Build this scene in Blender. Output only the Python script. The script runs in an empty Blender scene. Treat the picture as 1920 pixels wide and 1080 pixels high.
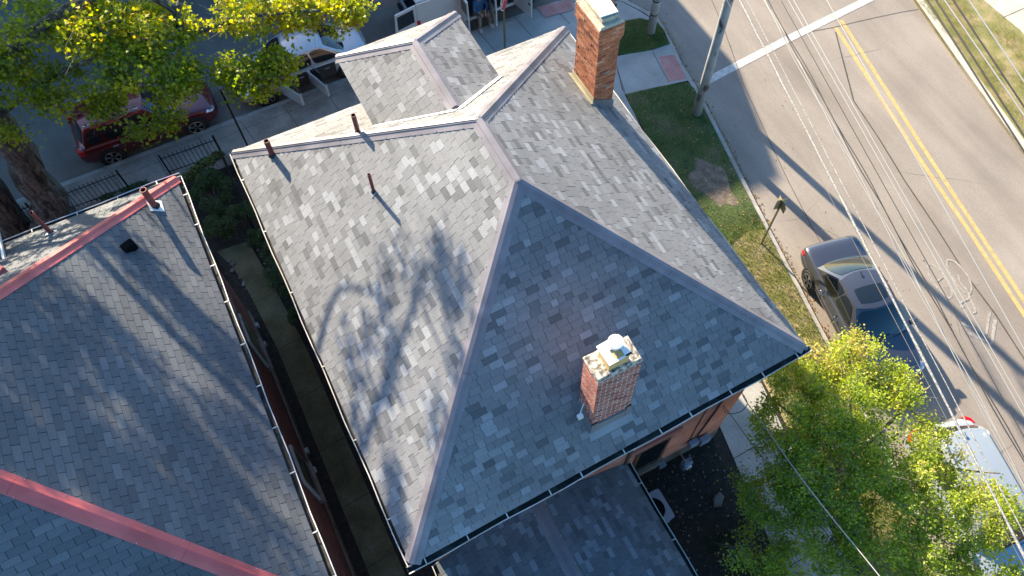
import bpy, bmesh, math, random
import numpy as np
from mathutils import Vector, Matrix, Euler
random.seed(7); np.random.seed(7)
R = math.radians
SC = bpy.context.scene
COL = SC.collection

# ------------------------------------------------------------------ camera
FPX, CW, CH = 1493.626, 1920, 1080
CAM = Vector((-3.686, -14.51, 21.132))
HD, PT, RL = R(-25.7823), R(28.256), R(-1.5289)
ROT = Matrix.Rotation(HD, 3, 'Z') @ Matrix.Rotation(PT, 3, 'X') @ Matrix.Rotation(RL, 3, 'Z')
cam = bpy.data.cameras.new('camera'); camo = bpy.data.objects.new('camera', cam); COL.objects.link(camo)
cam.sensor_width = 36; cam.lens = FPX / CW * 36; cam.clip_start = .1; cam.clip_end = 3000
camo.matrix_world = Matrix.Translation(CAM) @ ROT.to_4x4()
SC.camera = camo

# ------------------------------------------------------------------ light
SUN_AZ, SUN_EL = 98.5, 24.0            # degrees, azimuth counter-clockwise from +x
w = bpy.data.worlds.new('World'); SC.world = w; w.use_nodes = True
nt = w.node_tree; bg = nt.nodes['Background']
sky = nt.nodes.new('ShaderNodeTexSky'); sky.sky_type = 'NISHITA'; sky.sun_disc = False
sky.sun_elevation = R(SUN_EL); sky.sun_rotation = R(90 - SUN_AZ)
hs_ = nt.nodes.new('ShaderNodeHueSaturation'); hs_.inputs['Saturation'].default_value = 1.42; nt.links.new(sky.outputs[0], hs_.inputs['Color']); nt.links.new(hs_.outputs[0], bg.inputs[0]); bg.inputs[1].default_value = .108
sl = bpy.data.lights.new('sun', 'SUN'); sl.energy = 5.0; sl.angle = R(.6); sl.color = (1, .86, .635)
so = bpy.data.objects.new('sun', sl); COL.objects.link(so)
sd = Vector((math.cos(R(SUN_AZ)) * math.cos(R(SUN_EL)), math.sin(R(SUN_AZ)) * math.cos(R(SUN_EL)), math.sin(R(SUN_EL))))
so.rotation_euler = sd.to_track_quat('Z', 'Y').to_euler()
so.location = (0, 40, 40)
SC.view_settings.view_transform = 'Standard'; SC.view_settings.look = 'None'
SC.view_settings.exposure = 1.79; SC.view_settings.gamma = 1
SC.render.engine = 'CYCLES'

def at(px, py, z=0.0):
    """photo pixel -> the point of the horizontal plane z"""
    d = ROT @ Vector(((px - 960) / FPX, -(py - 540) / FPX, -1))
    return CAM + d * ((z - CAM.z) / d.z)

# ------------------------------------------------------------------ materials
def mk(name, col=(.5, .5, .5), rough=.6, metal=0., spec=.5):
    m = bpy.data.materials.new(name); m.use_nodes = True
    b = m.node_tree.nodes['Principled BSDF']
    b.inputs['Base Color'].default_value = (*col, 1); b.inputs['Roughness'].default_value = rough
    b.inputs['Metallic'].default_value = metal; b.inputs['Specular IOR Level'].default_value = spec
    return m
class NB:
    def __init__(s, m): s.m = m; s.t = m.node_tree; s.n = s.t.nodes; s.b = s.n['Principled BSDF']
    def new(s, ty, **kw):
        n = s.n.new(ty)
        for k, v in kw.items(): setattr(n, k, v)
        return n
    def link(s, a, b): s.t.links.new(a, b)
    def coord(s, sc=(1, 1, 1), rz=0):
        g = s.new('ShaderNodeNewGeometry'); mp = s.new('ShaderNodeMapping')
        mp.inputs['Scale'].default_value = sc; mp.inputs['Rotation'].default_value = (0, 0, rz)
        s.link(g.outputs['Position'], mp.inputs[0]); return mp.outputs[0]
    def noise(s, scale, detail=4, co=None, rough=.55, dist=0):
        n = s.new('ShaderNodeTexNoise'); n.inputs['Scale'].default_value = scale
        n.inputs['Detail'].default_value = detail; n.inputs['Roughness'].default_value = rough
        n.inputs['Distortion'].default_value = dist
        s.link(co if co else s.coord(), n.inputs['Vector']); return n.outputs['Fac']
    def ramp(s, fac, stops):
        r = s.new('ShaderNodeValToRGB'); e = r.color_ramp.elements
        while len(e) < len(stops): e.new(.5)
        for i, (p, c) in enumerate(stops): e[i].position = p; e[i].color = (*c, 1)
        s.link(fac, r.inputs[0]); return r.outputs[0]
    def mix(s, fac, a, b, mode='MIX'):
        x = s.new('ShaderNodeMix', data_type='RGBA', blend_type=mode)
        for i, v in ((0, fac), (6, a), (7, b)):
            if isinstance(v, (int, float)): x.inputs[i].default_value = v
            elif isinstance(v, tuple): x.inputs[i].default_value = (*v, 1)
            else: s.link(v, x.inputs[i])
        return x.outputs[2]
    def math(s, op, a, b=None):
        x = s.new('ShaderNodeMath', operation=op)
        for i, v in ((0, a), (1, b)):
            if v is None: continue
            if isinstance(v, (int, float)): x.inputs[i].default_value = v
            else: s.link(v, x.inputs[i])
        return x.outputs[0]
    def attr(s, name='tone'):
        a = s.new('ShaderNodeAttribute', attribute_name=name); return a.outputs['Fac']
    def bump(s, h, strength=.3, dist=.01):
        b = s.new('ShaderNodeBump'); b.inputs['Strength'].default_value = strength
        b.inputs['Distance'].default_value = dist; s.link(h, b.inputs['Height'])
        s.link(b.outputs[0], s.b.inputs['Normal'])
    def color(s, c): s.link(c, s.b.inputs['Base Color'])
    def rough(s, c): s.link(c, s.b.inputs['Roughness'])

def m_tone(name, stops, rough=.8, grain=90, gamt=.35, big=.6, bigamt=.25, bump=.3, bd=.004, metal=0):
    """colour from the per-face attribute 'tone', with fine grain and broad weathering"""
    m = mk(name, rough=rough, metal=metal); s = NB(m)
    c = s.ramp(s.attr(), stops)
    g = s.noise(grain, 3); c = s.mix(gamt, c, s.ramp(g, [(.3, (.25, .25, .25)), (.7, (.8, .8, .8))]), 'OVERLAY')
    b = s.noise(big, 5); c = s.mix(bigamt, c, s.ramp(b, [(.3, (.3, .3, .3)), (.7, (.7, .7, .7))]), 'OVERLAY')
    s.color(c)
    if bump: s.bump(g, bump, bd)
    return m
def m_noise(name, stops, scale=3, detail=6, rough=.85, bump=.3, bd=.01, fine=60, fineamt=.3, dist=0, sc=(1, 1, 1), rz=0, metal=0):
    m = mk(name, rough=rough, metal=metal); s = NB(m)
    co = s.coord(sc, rz)
    n = s.noise(scale, detail, co, dist=dist); c = s.ramp(n, stops)
    f = s.noise(fine, 3); c = s.mix(fineamt, c, s.ramp(f, [(.3, (.2, .2, .2)), (.7, (.8, .8, .8))]), 'OVERLAY')
    s.color(c)
    if bump: s.bump(f, bump, bd)
    return m
def g3(v, t=(1, 1, 1)): return (v * t[0], v * t[1], v * t[2])

WARM = (1.03, 1, .96)
M = {}
M['shingle'] = m_tone('laminated_shingle', [(0, g3(.09, (.97, 1, 1.07))), (.25, g3(.14, (.985, 1, 1.05))), (.6, g3(.178, (.99, 1, 1.04))), (1, g3(.25, (.97, 1, 1.06)))], .92, 95, .75, .45, .38, .5, .006)
M['shingle_dark'] = m_tone('three_tab_shingle', [(0, g3(.08, (.92, 1, 1.12))), (.5, g3(.105, (.93, 1, 1.12))), (1, g3(.14, (.95, 1, 1.08)))], .85, 95, .6, .5, .4, .5, .006)
M['shingle_blue'] = m_tone('porch_shingle', [(0, g3(.085, (.9, 1, 1.12))), (.5, g3(.12, (.9, 1, 1.12))), (1, g3(.21, (.9, 1, 1.12)))], .9, 95, .6, .5, .3, .5, .006)
M['underlay'] = mk('shingle_backing', (.055, .055, .058), .95)
def m_paint(name, col, rough=.4, metal=0, dirt=.25):
    m = mk(name, col, rough, metal); s = NB(m)
    n = s.noise(2.5, 5, s.coord((1, 1, 3))); c = s.mix(dirt, col, s.ramp(n, [(.35, (.2, .2, .2)), (.65, (.75, .75, .75))]), 'OVERLAY'); s.color(c)
    s.rough(s.math('MULTIPLY_ADD', s.noise(9, 3), .3)); 
    r = s.n[-1] if False else None
    return m
def m_metal(name, col, rough=.35, dirt=.3, metal=0.):
    m = mk(name, col, rough, metal); s = NB(m)
    n = s.noise(1.6, 6); c = s.mix(dirt, (*col,), s.ramp(n, [(.35, (.25, .25, .25)), (.65, (.75, .75, .75))]), 'OVERLAY'); s.color(c)
    return m
M['cap'] = m_metal('mauve_ridge_metal', (.175, .16, .18), .42, .45, 0)
M['red_cap'] = m_metal('red_ridge_metal', (.56, .11, .10), .42, .4, 0)
M['galv'] = m_metal('grey_flashing', (.22, .225, .24), .45, .3, .3)
M['white_metal'] = m_metal('white_metal', (.72, .72, .70), .4, .15)
M['gutter'] = m_metal('white_gutter', (.62, .58, .50), .45, .5)
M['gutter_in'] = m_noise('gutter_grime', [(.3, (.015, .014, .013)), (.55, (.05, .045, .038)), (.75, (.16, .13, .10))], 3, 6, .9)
M['bolt'] = mk('steel', (.6, .6, .6), .3, 1)
M['darkpipe'] = m_noise('maroon_pipe', [(.3, (.10, .012, .018)), (.7, (.16, .03, .035))], 6, 4, .5, .1)
M['redpipe'] = m_noise('red_pipe', [(.3, (.22, .045, .04)), (.7, (.32, .09, .075))], 6, 4, .6, .1)
M['rubber'] = mk('black_rubber', (.012, .012, .013), .6)
M['black'] = mk('black', (.004, .004, .005), .9, 0, .1)
M['brick_old'] = m_tone('orange_brick', [(0, (.14, .042, .024)), (.35, (.33, .115, .055)), (.7, (.43, .165, .085)), (1, (.50, .26, .16))], .9, 60, .6, 1.5, .4, .6, .006)
M['brick_red'] = m_tone('red_brick', [(0, (.16, .05, .04)), (.5, (.36, .125, .09)), (1, (.48, .22, .16))], .9, 60, .6, 1.5, .3, .6, .006)
M['mortar'] = m_noise('grey_mortar', [(.3, (.20, .15, .12)), (.7, (.34, .27, .21))], 8, 4, .95, .5)
M['mortar_white'] = m_noise('white_mortar', [(.3, (.46, .42, .38)), (.7, (.64, .60, .55))], 8, 4, .95, .5)
M['crown'] = m_noise('weathered_crown', [(.38, (.10, .09, .075)), (.5, (.34, .30, .25)), (.62, (.62, .58, .5))], 14, 6, .95, .6, .02)
M['crown_tan'] = m_noise('tan_crown', [(.3, (.32, .27, .19)), (.7, (.56, .50, .38))], 7, 6, .95, .6, .02)
M['flue'] = m_noise('yellow_clay_flue', [(.3, (.55, .36, .14)), (.7, (.68, .48, .22))], 5, 4, .8, .2)
M['beige'] = m_metal('beige_flashing', (.46, .42, .29), .5, .3)

def m_brickwall(name, c1, c2, mort, paint=0.):
    m = mk(name, rough=.9); s = NB(m)
    g = s.new('ShaderNodeNewGeometry'); sp = s.new('ShaderNodeSeparateXYZ'); s.link(g.outputs['Position'], sp.inputs[0])
    cb = s.new('ShaderNodeCombineXYZ'); s.link(s.math('ADD', sp.outputs[0], sp.outputs[1]), cb.inputs[0]); s.link(sp.outputs[2], cb.inputs[1])
    b = s.new('ShaderNodeTexBrick'); s.link(cb.outputs[0], b.inputs['Vector'])
    b.inputs['Scale'].default_value = 1; b.inputs['Brick Width'].default_value = .21; b.inputs['Row Height'].default_value = .075
    b.inputs['Mortar Size'].default_value = .006; b.inputs['Color1'].default_value = (*c1, 1); b.inputs['Color2'].default_value = (*c2, 1); b.inputs['Mortar'].default_value = (*mort, 1)
    n = s.noise(1.3, 6); c = s.mix(.45, b.outputs[0], s.ramp(n, [(.35, (.2, .2, .2)), (.65, (.75, .75, .75))]), 'OVERLAY')
    if paint: c = s.mix(s.ramp(s.noise(5, 6), [(.62, (0, 0, 0)), (.68, (paint, paint, paint))]), c, (.42, .38, .33))
    s.color(c); h = s.math('SUBTRACT', 1, b.outputs['Fac']); s.bump(s.math('ADD', h, s.math('MULTIPLY', s.noise(40, 3), .4)), .6, .008)
    return m
M['wall_paint'] = m_brickwall('painted_brick', (.50, .17, .11), (.58, .22, .145), (.46, .18, .12), .5)
M['wall_dark'] = m_brickwall('dark_brick', (.13, .04, .03), (.17, .055, .04), (.08, .045, .035), .3)
M['wall_side'] = m_brickwall('brown_brick', (.14, .10, .085), (.19, .14, .12), (.15, .13, .115), .3)
M['stone'] = m_noise('foundation_stone', [(.3, (.13, .105, .085)), (.7, (.27, .22, .18))], 3, 6, .95, .6, .02)
M['trim'] = m_metal('brown_trim', (.10, .065, .035), .5, .4)
M['glass'] = mk('dark_glass', (.01, .012, .016), .06)
M['asphalt'] = mk('asphalt', rough=.9)
def _asph():
    s = NB(M['asphalt']); co = s.coord((1, .12, 1), R(10.5))
    st = s.noise(1.1, 4, co); big = s.noise(.35, 6); f = s.noise(55, 4, rough=.7)
    c = s.ramp(st, [(.3, (.19, .16, .135)), (.7, (.27, .233, .198))])
    c = s.mix(.35, c, s.ramp(big, [(.3, (.3, .3, .3)), (.7, (.7, .7, .7))]), 'OVERLAY')
    c = s.mix(.55, c, s.ramp(f, [(.3, (.25, .25, .25)), (.7, (.75, .75, .75))]), 'OVERLAY')
    v = s.new('ShaderNodeTexVoronoi', feature='DISTANCE_TO_EDGE'); v.inputs['Scale'].default_value = .22
    mpn = s.new('ShaderNodeMixRGB'); mpn.inputs[0].default_value = .12
    nn = s.new('ShaderNodeTexNoise'); nn.inputs['Scale'].default_value = 1.5; nn.inputs['Detail'].default_value = 5; cc = s.coord(); s.link(cc, nn.inputs['Vector']); s.link(cc, mpn.inputs[1]); s.link(nn.outputs['Color'], mpn.inputs[2]); s.link(mpn.outputs[0], v.inputs['Vector'])
    crack = s.ramp(v.outputs['Distance'], [(0, (1, 1, 1)), (.0035, (0, 0, 0))])
    gate = s.ramp(s.noise(.25, 2), [(.52, (0, 0, 0)), (.6, (.6, .6, .6))])
    c = s.mix(s.mix(1., crack, gate, 'MULTIPLY'), c, (.035, .03, .028)); s.color(c); s.bump(f, .5, .01)
_asph()
M['asphalt_side'] = m_noise('worn_side_asphalt', [(.3, (.13, .108, .088)), (.7, (.19, .162, .135))], .8, 6, .9, .5, .01, 55, .5)
M['concrete'] = m_noise('concrete', [(.3, (.27, .25, .225)), (.7, (.38, .36, .33))], 1.2, 7, .9, .3, .006, 45, .35)
M['concrete_old'] = m_noise('old_concrete', [(.3, (.18, .15, .122)), (.5, (.24, .205, .168)), (.7, (.30, .265, .22))], 1.6, 8, .92, .4, .008, 30, .5)
M['moss'] = m_noise('mossy_concrete', [(.35, (.08, .074, .038)), (.5, (.115, .105, .055)), (.7, (.16, .145, .10))], 1.4, 8, .95, .4, .008, 30, .5)
M['kerb'] = m_noise('kerb_stone', [(.3, (.22, .20, .175)), (.7, (.38, .36, .33))], 2.5, 7, .92, .4, .008)
M['kerb_light'] = m_noise('light_concrete', [(.3, (.36, .33, .27)), (.7, (.5, .47, .4))], 2.5, 7, .92, .4, .008)  # pale concrete of the far kerb, far pavement and stone step
M['ramp'] = m_noise('red_ramp_paving', [(.3, (.36, .15, .13)), (.7, (.50, .25, .22))], 2.5, 6, .9, .3)
M['joint'] = mk('paving_joint', (.05, .045, .04), .95)
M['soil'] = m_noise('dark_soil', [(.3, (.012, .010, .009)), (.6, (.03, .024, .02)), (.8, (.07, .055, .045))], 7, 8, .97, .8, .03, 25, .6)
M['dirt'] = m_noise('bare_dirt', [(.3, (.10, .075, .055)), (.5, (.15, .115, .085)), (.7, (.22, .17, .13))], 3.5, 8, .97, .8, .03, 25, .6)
M['turf'] = m_noise('turf', [(.3, (.03, .05, .014)), (.5, (.06, .09, .022)), (.68, (.13, .11, .06)), (.8, (.18, .14, .09))], 1.0, 8, .97, .8, .03, 25, .6)
M['turf_dry_sunlit'] = m_noise('dry_sunlit_turf', [(.3, (.14, .14, .04)), (.48, (.22, .20, .07)), (.62, (.34, .26, .14)), (.8, (.42, .32, .2))], 1.6, 8, .97, .8, .03, 25, .6)  # dry grass colour, raised to carry the sunlit verge
M['white_line'] = m_noise('worn_white_paint', [(.3, (.36, .34, .31)), (.6, (.50, .48, .45)), (.8, (.58, .56, .53))], 6, 6, .8, .3)
M['faint_line'] = m_noise('worn_symbol_paint', [(.38, (.22, .19, .16)), (.55, (.30, .275, .245)), (.8, (.38, .355, .325))], 9, 6, .8, .3)
M['yellow_line'] = m_noise('worn_yellow_paint', [(.30, (.26, .21, .15)), (.40, (.40, .28, .11)), (.6, (.47, .33, .12)), (.8, (.48, .37, .19))], 7, 8, .8, .3)
M['seam'] = m_noise('tar_seam', [(.3, (.04, .035, .03)), (.7, (.08, .07, .06))], 5, 6, .8, .3)
M['iron'] = mk('black_iron', (.012, .012, .013), .5, .3)
M['wire'] = mk('dark_wire', (.03, .028, .028), .5)
M['wire_l'] = mk('light_wire', (.36, .35, .34), .45, .3)
M['wire_m'] = mk('beige_wire', (.20, .18, .16), .5)
M['wire_wrap'] = m_noise('wrapped_cable', [(.40, (.19, .185, .18)), (.55, (.36, .35, .34))], 22, 3, .5, .6, .02)
def _pole():
    m = mk('peeling_pole', rough=.85); s = NB(m)
    n = s.noise(2.2, 7, s.coord((1, 1, .45)), dist=.6); c = s.ramp(n, [(.36, (.06, .055, .05)), (.42, (.27, .28, .29)), (.6, (.36, .37, .38)), (.75, (.48, .49, .49))]); s.color(c); s.bump(n, .5, .02); return m
M['pole'] = _pole()
M['postgreen'] = m_noise('olive_post', [(.3, (.10, .085, .03)), (.7, (.17, .15, .06))], 6, 4, .6, .2)
M['postblack'] = mk('dark_post', (.02, .018, .018), .55)
M['sign_back'] = m_noise('tan_sign_back', [(.3, (.26, .22, .13)), (.7, (.36, .31, .2))], 6, 4, .5, .1)
M['sign_grey'] = m_metal('grey_sign', (.36, .36, .35), .4, .2)
M['stop_red'] = mk('stop_red', (.45, .012, .02), .4)
M['stop_white'] = mk('sign_white', (.75, .74, .72), .45)
def m_leaf(name, stops, trans=.45):
    m = bpy.data.materials.new(name); m.use_nodes = True; s = NB(m)
    c = s.ramp(s.attr(), stops); s.color(c); s.b.inputs['Roughness'].default_value = .5; s.b.inputs['Specular IOR Level'].default_value = .35
    t = s.new('ShaderNodeBsdfTranslucent'); hs = s.new('ShaderNodeHueSaturation'); hs.inputs['Value'].default_value = 1.7; hs.inputs['Saturation'].default_value = 1.15
    s.link(c, hs.inputs['Color']); s.link(hs.outputs[0], t.inputs[0])
    x = s.new('ShaderNodeMixShader'); x.inputs[0].default_value = trans; s.link(s.b.outputs[0], x.inputs[1]); s.link(t.outputs[0], x.inputs[2])
    s.link(x.outputs[0], s.n['Material Output'].inputs[0]); return m
M['maple'] = m_leaf('maple_leaf', [(0, (.11, .18, .02)), (.5, (.25, .32, .02)), (.85, (.46, .45, .022)), (1, (.55, .36, .02))])
M['elm'] = m_leaf('street_tree_leaf', [(0, (.15, .22, .03)), (.5, (.28, .35, .045)), (.85, (.38, .43, .06)), (1, (.48, .40, .13))])
M['bushleaf'] = m_leaf('bush_leaf', [(0, (.02, .045, .01)), (.6, (.05, .09, .018)), (1, (.14, .13, .03))], .25)
M['evergreen'] = m_leaf('evergreen_leaf', [(0, (.006, .014, .005)), (.7, (.016, .035, .010)), (1, (.05, .06, .02))], .15)
M['grassblade'] = m_leaf('grass_blade', [(0, (.035, .075, .012)), (.6, (.085, .14, .02)), (1, (.21, .19, .05))], .3)
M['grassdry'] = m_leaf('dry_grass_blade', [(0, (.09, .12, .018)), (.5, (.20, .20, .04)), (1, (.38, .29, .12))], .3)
M['litter'] = m_leaf('fallen_leaf', [(0, (.10, .045, .02)), (.5, (.24, .13, .05)), (1, (.42, .32, .14))], .1)
M['bark'] = m_noise('grooved_bark', [(.36, (.022, .02, .017)), (.5, (.08, .074, .064)), (.66, (.17, .16, .14))], 3.2, 8, .95, .9, .06, 12, .6, .7, (2.4, 2.4, .32))
M['twig'] = m_noise('grey_twig', [(.3, (.10, .085, .07)), (.7, (.24, .21, .18))], 9, 5, .9, .3)
M['rockm'] = m_noise('grey_rock', [(.3, (.09, .085, .08)), (.7, (.23, .215, .2))], 4, 7, .95, .7, .03)
M['meter'] = m_metal('meter_grey_blue', (.22, .26, .34), .45, .3)
M['acm'] = m_metal('air_conditioner_grey', (.30, .31, .36), .5, .15)
M['tyre'] = mk('tyre', (.012, .012, .012), .8)
M['rim'] = mk('alloy_rim', (.45, .45, .45), .3, .9)
M['tail'] = mk('tail_lamp', (.5, .008, .01), .15)
M['lamp'] = mk('headlamp', (.7, .72, .75), .08, .3)
M['cglass'] = mk('car_glass', (.012, .016, .02), .03, 0, .8)
M['chrome'] = mk('chrome', (.7, .7, .7), .15, 1)
def m_car(name, col, metal=.4, rough=.32):
    m = mk(name, col, rough, metal); b = m.node_tree.nodes['Principled BSDF']
    b.inputs['Coat Weight'].default_value = 1; b.inputs['Coat Roughness'].default_value = .04; return m
M['car_blue'] = m_car('blue_grey_paint', (.07, .075, .095), .5)
M['car_red'] = m_car('dark_red_paint', (.11, .005, .010))
M['car_white'] = m_car('silver_white_paint', (.42, .43, .44), .3)
M['car_pearl'] = m_car('pale_silver_blue_paint', (.36, .40, .43), .3)
M['car_silver'] = m_car('silver_paint', (.56, .56, .56), .2)
M['car_dark'] = m_car('deep_blue_paint', (.02, .05, .11))
M['skin'] = mk('skin', (.42, .24, .17), .5); M['hair'] = mk('dark_hair', (.03, .02, .015), .7)
M['shirt'] = m_noise('blue_shirt', [(.3, (.02, .08, .20)), (.7, (.04, .13, .30))], 8, 4, .85, .3)
M['trousers'] = m_noise('khaki_trousers', [(.3, (.16, .125, .10)), (.7, (.24, .19, .15))], 8, 4, .9, .3)
M['shoe'] = mk('pale_shoe', (.42, .38, .36), .7)
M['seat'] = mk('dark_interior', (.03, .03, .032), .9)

# ------------------------------------------------------------------ mesh builder
class MB:
    def __init__(s): s.v = []; s.f = []; s.t = []; s.mi = []
    def vert(s, p): s.v.append(tuple(p)); return len(s.v) - 1
    def face(s, pts, tone=.5, mi=0):
        i = len(s.v); s.v += [tuple(p) for p in pts]; s.f.append(tuple(range(i, i + len(pts)))); s.t.append(tone); s.mi.append(mi)
    def faces(s, vs, fs, tone=.5, mi=0):
        i = len(s.v); s.v += [tuple(p) for p in vs]
        for f in fs: s.f.append(tuple(k + i for k in f)); s.t.append(tone); s.mi.append(mi)
    def prism(s, bot, top, tone=.5, mi=0, cap=True):
        n = len(bot); i = len(s.v); s.v += [tuple(p) for p in bot] + [tuple(p) for p in top]
        fs = [tuple(range(i + n - 1, i - 1, -1)), tuple(range(i + n, i + 2 * n))] if cap else []
        fs += [(i + k, i + (k + 1) % n, i + n + (k + 1) % n, i + n + k) for k in range(n)]
        for f in fs: s.f.append(f); s.t.append(tone); s.mi.append(mi)
    def box(s, a, b, tone=.5, mi=0, T=None):
        x0, y0, z0 = a; x1, y1, z1 = b
        bot = [(x0, y0, z0), (x1, y0, z0), (x1, y1, z0), (x0, y1, z0)]; top = [(p[0], p[1], z1) for p in bot]
        if T is not None: bot = [T @ Vector(p) for p in bot]; top = [T @ Vector(p) for p in top]
        s.prism(bot, top, tone, mi)
    def bar(s, p, q, w, h, tone=.5, mi=0, up=Vector((0, 0, 1))):
        p = Vector(p); q = Vector(q); d = (q - p).normalized(); sd_ = d.cross(up)
        sd_ = sd_.normalized() if sd_.length > 1e-5 else Vector((1, 0, 0)); u = sd_.cross(d)
        o = [(-w / 2, -h / 2), (w / 2, -h / 2), (w / 2, h / 2), (-w / 2, h / 2)]
        s.prism([p + sd_ * a + u * b for a, b in o], [q + sd_ * a + u * b for a, b in o], tone, mi)
    def tube(s, pts, rad, n=8, tone=.5, mi=0, cap=True, jit=0):
        pts = [Vector(p) for p in pts]; rr = rad if isinstance(rad, (list, tuple)) else [rad] * len(pts); i0 = len(s.v)
        ref = None
        for k, p in enumerate(pts):
            d = (pts[min(k + 1, len(pts) - 1)] - pts[max(k - 1, 0)]).normalized()
            if ref is None: ref = d.orthogonal().normalized()
            a = (ref - d * ref.dot(d)).normalized(); b = d.cross(a); ref = a
            for j in range(n):
                an = 2 * math.pi * j / n; r = rr[k] * (1 + (random.uniform(-jit, jit) if jit else 0))
                s.v.append(tuple(p + a * math.cos(an) * r + b * math.sin(an) * r))
        for k in range(len(pts) - 1):
            for j in range(n):
                s.f.append((i0 + k * n + j, i0 + k * n + (j + 1) % n, i0 + (k + 1) * n + (j + 1) % n, i0 + (k + 1) * n + j)); s.t.append(tone); s.mi.append(mi)
        if cap:
            e = i0 + (len(pts) - 1) * n
            s.f += [tuple(range(i0 + n - 1, i0 - 1, -1)), tuple(range(e, e + n))]; s.t += [tone] * 2; s.mi += [mi] * 2
    def build(s, name, mats, parent=None, smooth=False, bevel=0, sub=0, kind=None):
        me = bpy.data.meshes.new(name); me.from_pydata(s.v, [], s.f)
        for m in (mats if isinstance(mats, (list, tuple)) else [mats]): me.materials.append(m)
        if s.f:
            a = me.attributes.new('tone', 'FLOAT', 'FACE'); a.data.foreach_set('value', s.t)
            if any(s.mi): me.polygons.foreach_set('material_index', s.mi)
            if smooth: me.polygons.foreach_set('use_smooth', [True] * len(s.f))
        me.update(); o = bpy.data.objects.new(name, me); COL.objects.link(o)
        if bevel:
            b = o.modifiers.new('b', 'BEVEL'); b.width = bevel; b.segments = 2; b.limit_method = 'ANGLE'
        if sub: q = o.modifiers.new('s', 'SUBSURF'); q.levels = sub; q.render_levels = sub
        adopt(o, parent)
        if kind: o['kind'] = kind
        return o
def adopt(o, parent):
    if parent is None: return
    o.parent = parent
    if parent.type == 'EMPTY' and not parent.get('local'):
        o.matrix_parent_inverse = Matrix.Translation(-Vector(parent.location))
def empty(name, loc, label, cat, group=None, rz=None):
    o = bpy.data.objects.new(name, None); COL.objects.link(o); o.location = loc; o.empty_display_size = .3
    if rz is not None: o.rotation_euler.z = rz; o['local'] = 1
    return tag(o, label, cat, group)
def tag(o, label, cat, group=None):
    o['label'] = label; o['category'] = cat
    if group: o['group'] = group
    return o
def lathe(mb, c, prof, n=16, tone=.5, mi=0, T=None):
    i0 = len(mb.v); c = Vector(c)
    for r, z in prof:
        for j in range(n):
            a = 2 * math.pi * j / n; p = Vector((r * math.cos(a), r * math.sin(a), z))
            if T is not None: p = T @ p
            mb.v.append(tuple(c + p))
    for k in range(len(prof) - 1):
        for j in range(n):
            mb.f.append((i0 + k * n + j, i0 + k * n + (j + 1) % n, i0 + (k + 1) * n + (j + 1) % n, i0 + (k + 1) * n + j)); mb.t.append(tone); mb.mi.append(mi)
    e = i0 + (len(prof) - 1) * n
    mb.f += [tuple(range(i0 + n - 1, i0 - 1, -1)), tuple(range(e, e + n))]; mb.t += [tone] * 2; mb.mi += [mi] * 2
def clip(poly, a, b):
    """keep the part of a 2-D polygon left of the line a->b"""
    out = []; n = len(poly)
    def sd2(p): return (b[0] - a[0]) * (p[1] - a[1]) - (b[1] - a[1]) * (p[0] - a[0])
    for i in range(n):
        p, q = poly[i], poly[(i + 1) % n]; sp, sq = sd2(p), sd2(q)
        if sp >= 0: out.append(p)
        if (sp > 0 and sq < 0) or (sp < 0 and sq > 0):
            t = sp / (sp - sq); out.append((p[0] + (q[0] - p[0]) * t, p[1] + (q[1] - p[1]) * t, *( [p[2] + (q[2] - p[2]) * t] if len(p) > 2 else [])))
    return out

def shingle_plane(mb, corners, style='lam', expo=.134, seed=1, drop=0):
    """tile a convex roof plane (first edge is the eave) with single shingle tabs as thin wedges"""
    rnd = random.Random(seed); P = [Vector(c) for c in corners]
    U = (P[1] - P[0]).normalized(); N = (P[1] - P[0]).cross(P[2] - P[0]).normalized()
    if N.z < 0: N = -N
    V = N.cross(U)
    if V.z < 0: V = -V
    O = P[0]; pol = [((p - O).dot(U), (p - O).dot(V)) for p in P]
    ar = sum(pol[i][0] * pol[(i + 1) % len(pol)][1] - pol[(i + 1) % len(pol)][0] * pol[i][1] for i in range(len(pol)))
    if ar < 0: pol = pol[::-1]
    vmin = min(p[1] for p in pol); vmax = max(p[1] for p in pol); umin = min(p[0] for p in pol); umax = max(p[0] for p in pol)
    mb.face([O + U * u + V * v - N * .004 for u, v in pol], .1, 1)
    row = 0; v = vmin - .03
    while v < vmax:
        u = umin - rnd.uniform(.05, .4) if style == 'lam' else umin - .305 + (row % 2) * .1525 + rnd.uniform(-.004, .004)
        v1 = v + expo; last = .5; rt = rnd.uniform(-.06, .06)
        while u < umax:
            if style == 'lam':
                wd = rnd.choice([.15, .2, .23, .25, .26, .28]) + rnd.uniform(-.01, .01)
                r = rnd.random()
                tone = (rnd.uniform(.02, .2) if r < .14 else rnd.uniform(.8, 1.) if r < .28 else rnd.uniform(.38, .62)) + rt
                th = rnd.choice([.009, .012, .014]); gap = .0075
            else:
                wd = .305; tone = rnd.gauss(.5, .2) + rt; th = .008; gap = .012
            q = [(u + gap / 2, v + .0045), (u + wd - gap / 2, v + .0045), (u + wd - gap / 2, v1 + .0), (u + gap / 2, v1)]
            jj = rnd.uniform(-.0015, .0015); q[0] = (q[0][0], q[0][1] + jj); q[1] = (q[1][0], q[1][1] + jj)
            for i in range(len(pol)):
                a, b = pol[i], pol[(i + 1) % len(pol)]
                if i == 0 and abs(a[1]) < 1e-3 and abs(b[1]) < 1e-3: continue
                q = clip(q, a, b)
                if len(q) < 3: break
            if len(q) >= 3:
                f = lambda p: th * (1 - .75 * (p[1] - v) / expo)
                top = [O + U * p[0] + V * p[1] + N * f(p) for p in q]; bot = [O + U * p[0] + V * p[1] - N * .003 for p in q]
                mb.prism(bot, top, min(1, max(0, tone)), 0)
            u += wd
        v = v1; row += 1

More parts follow.
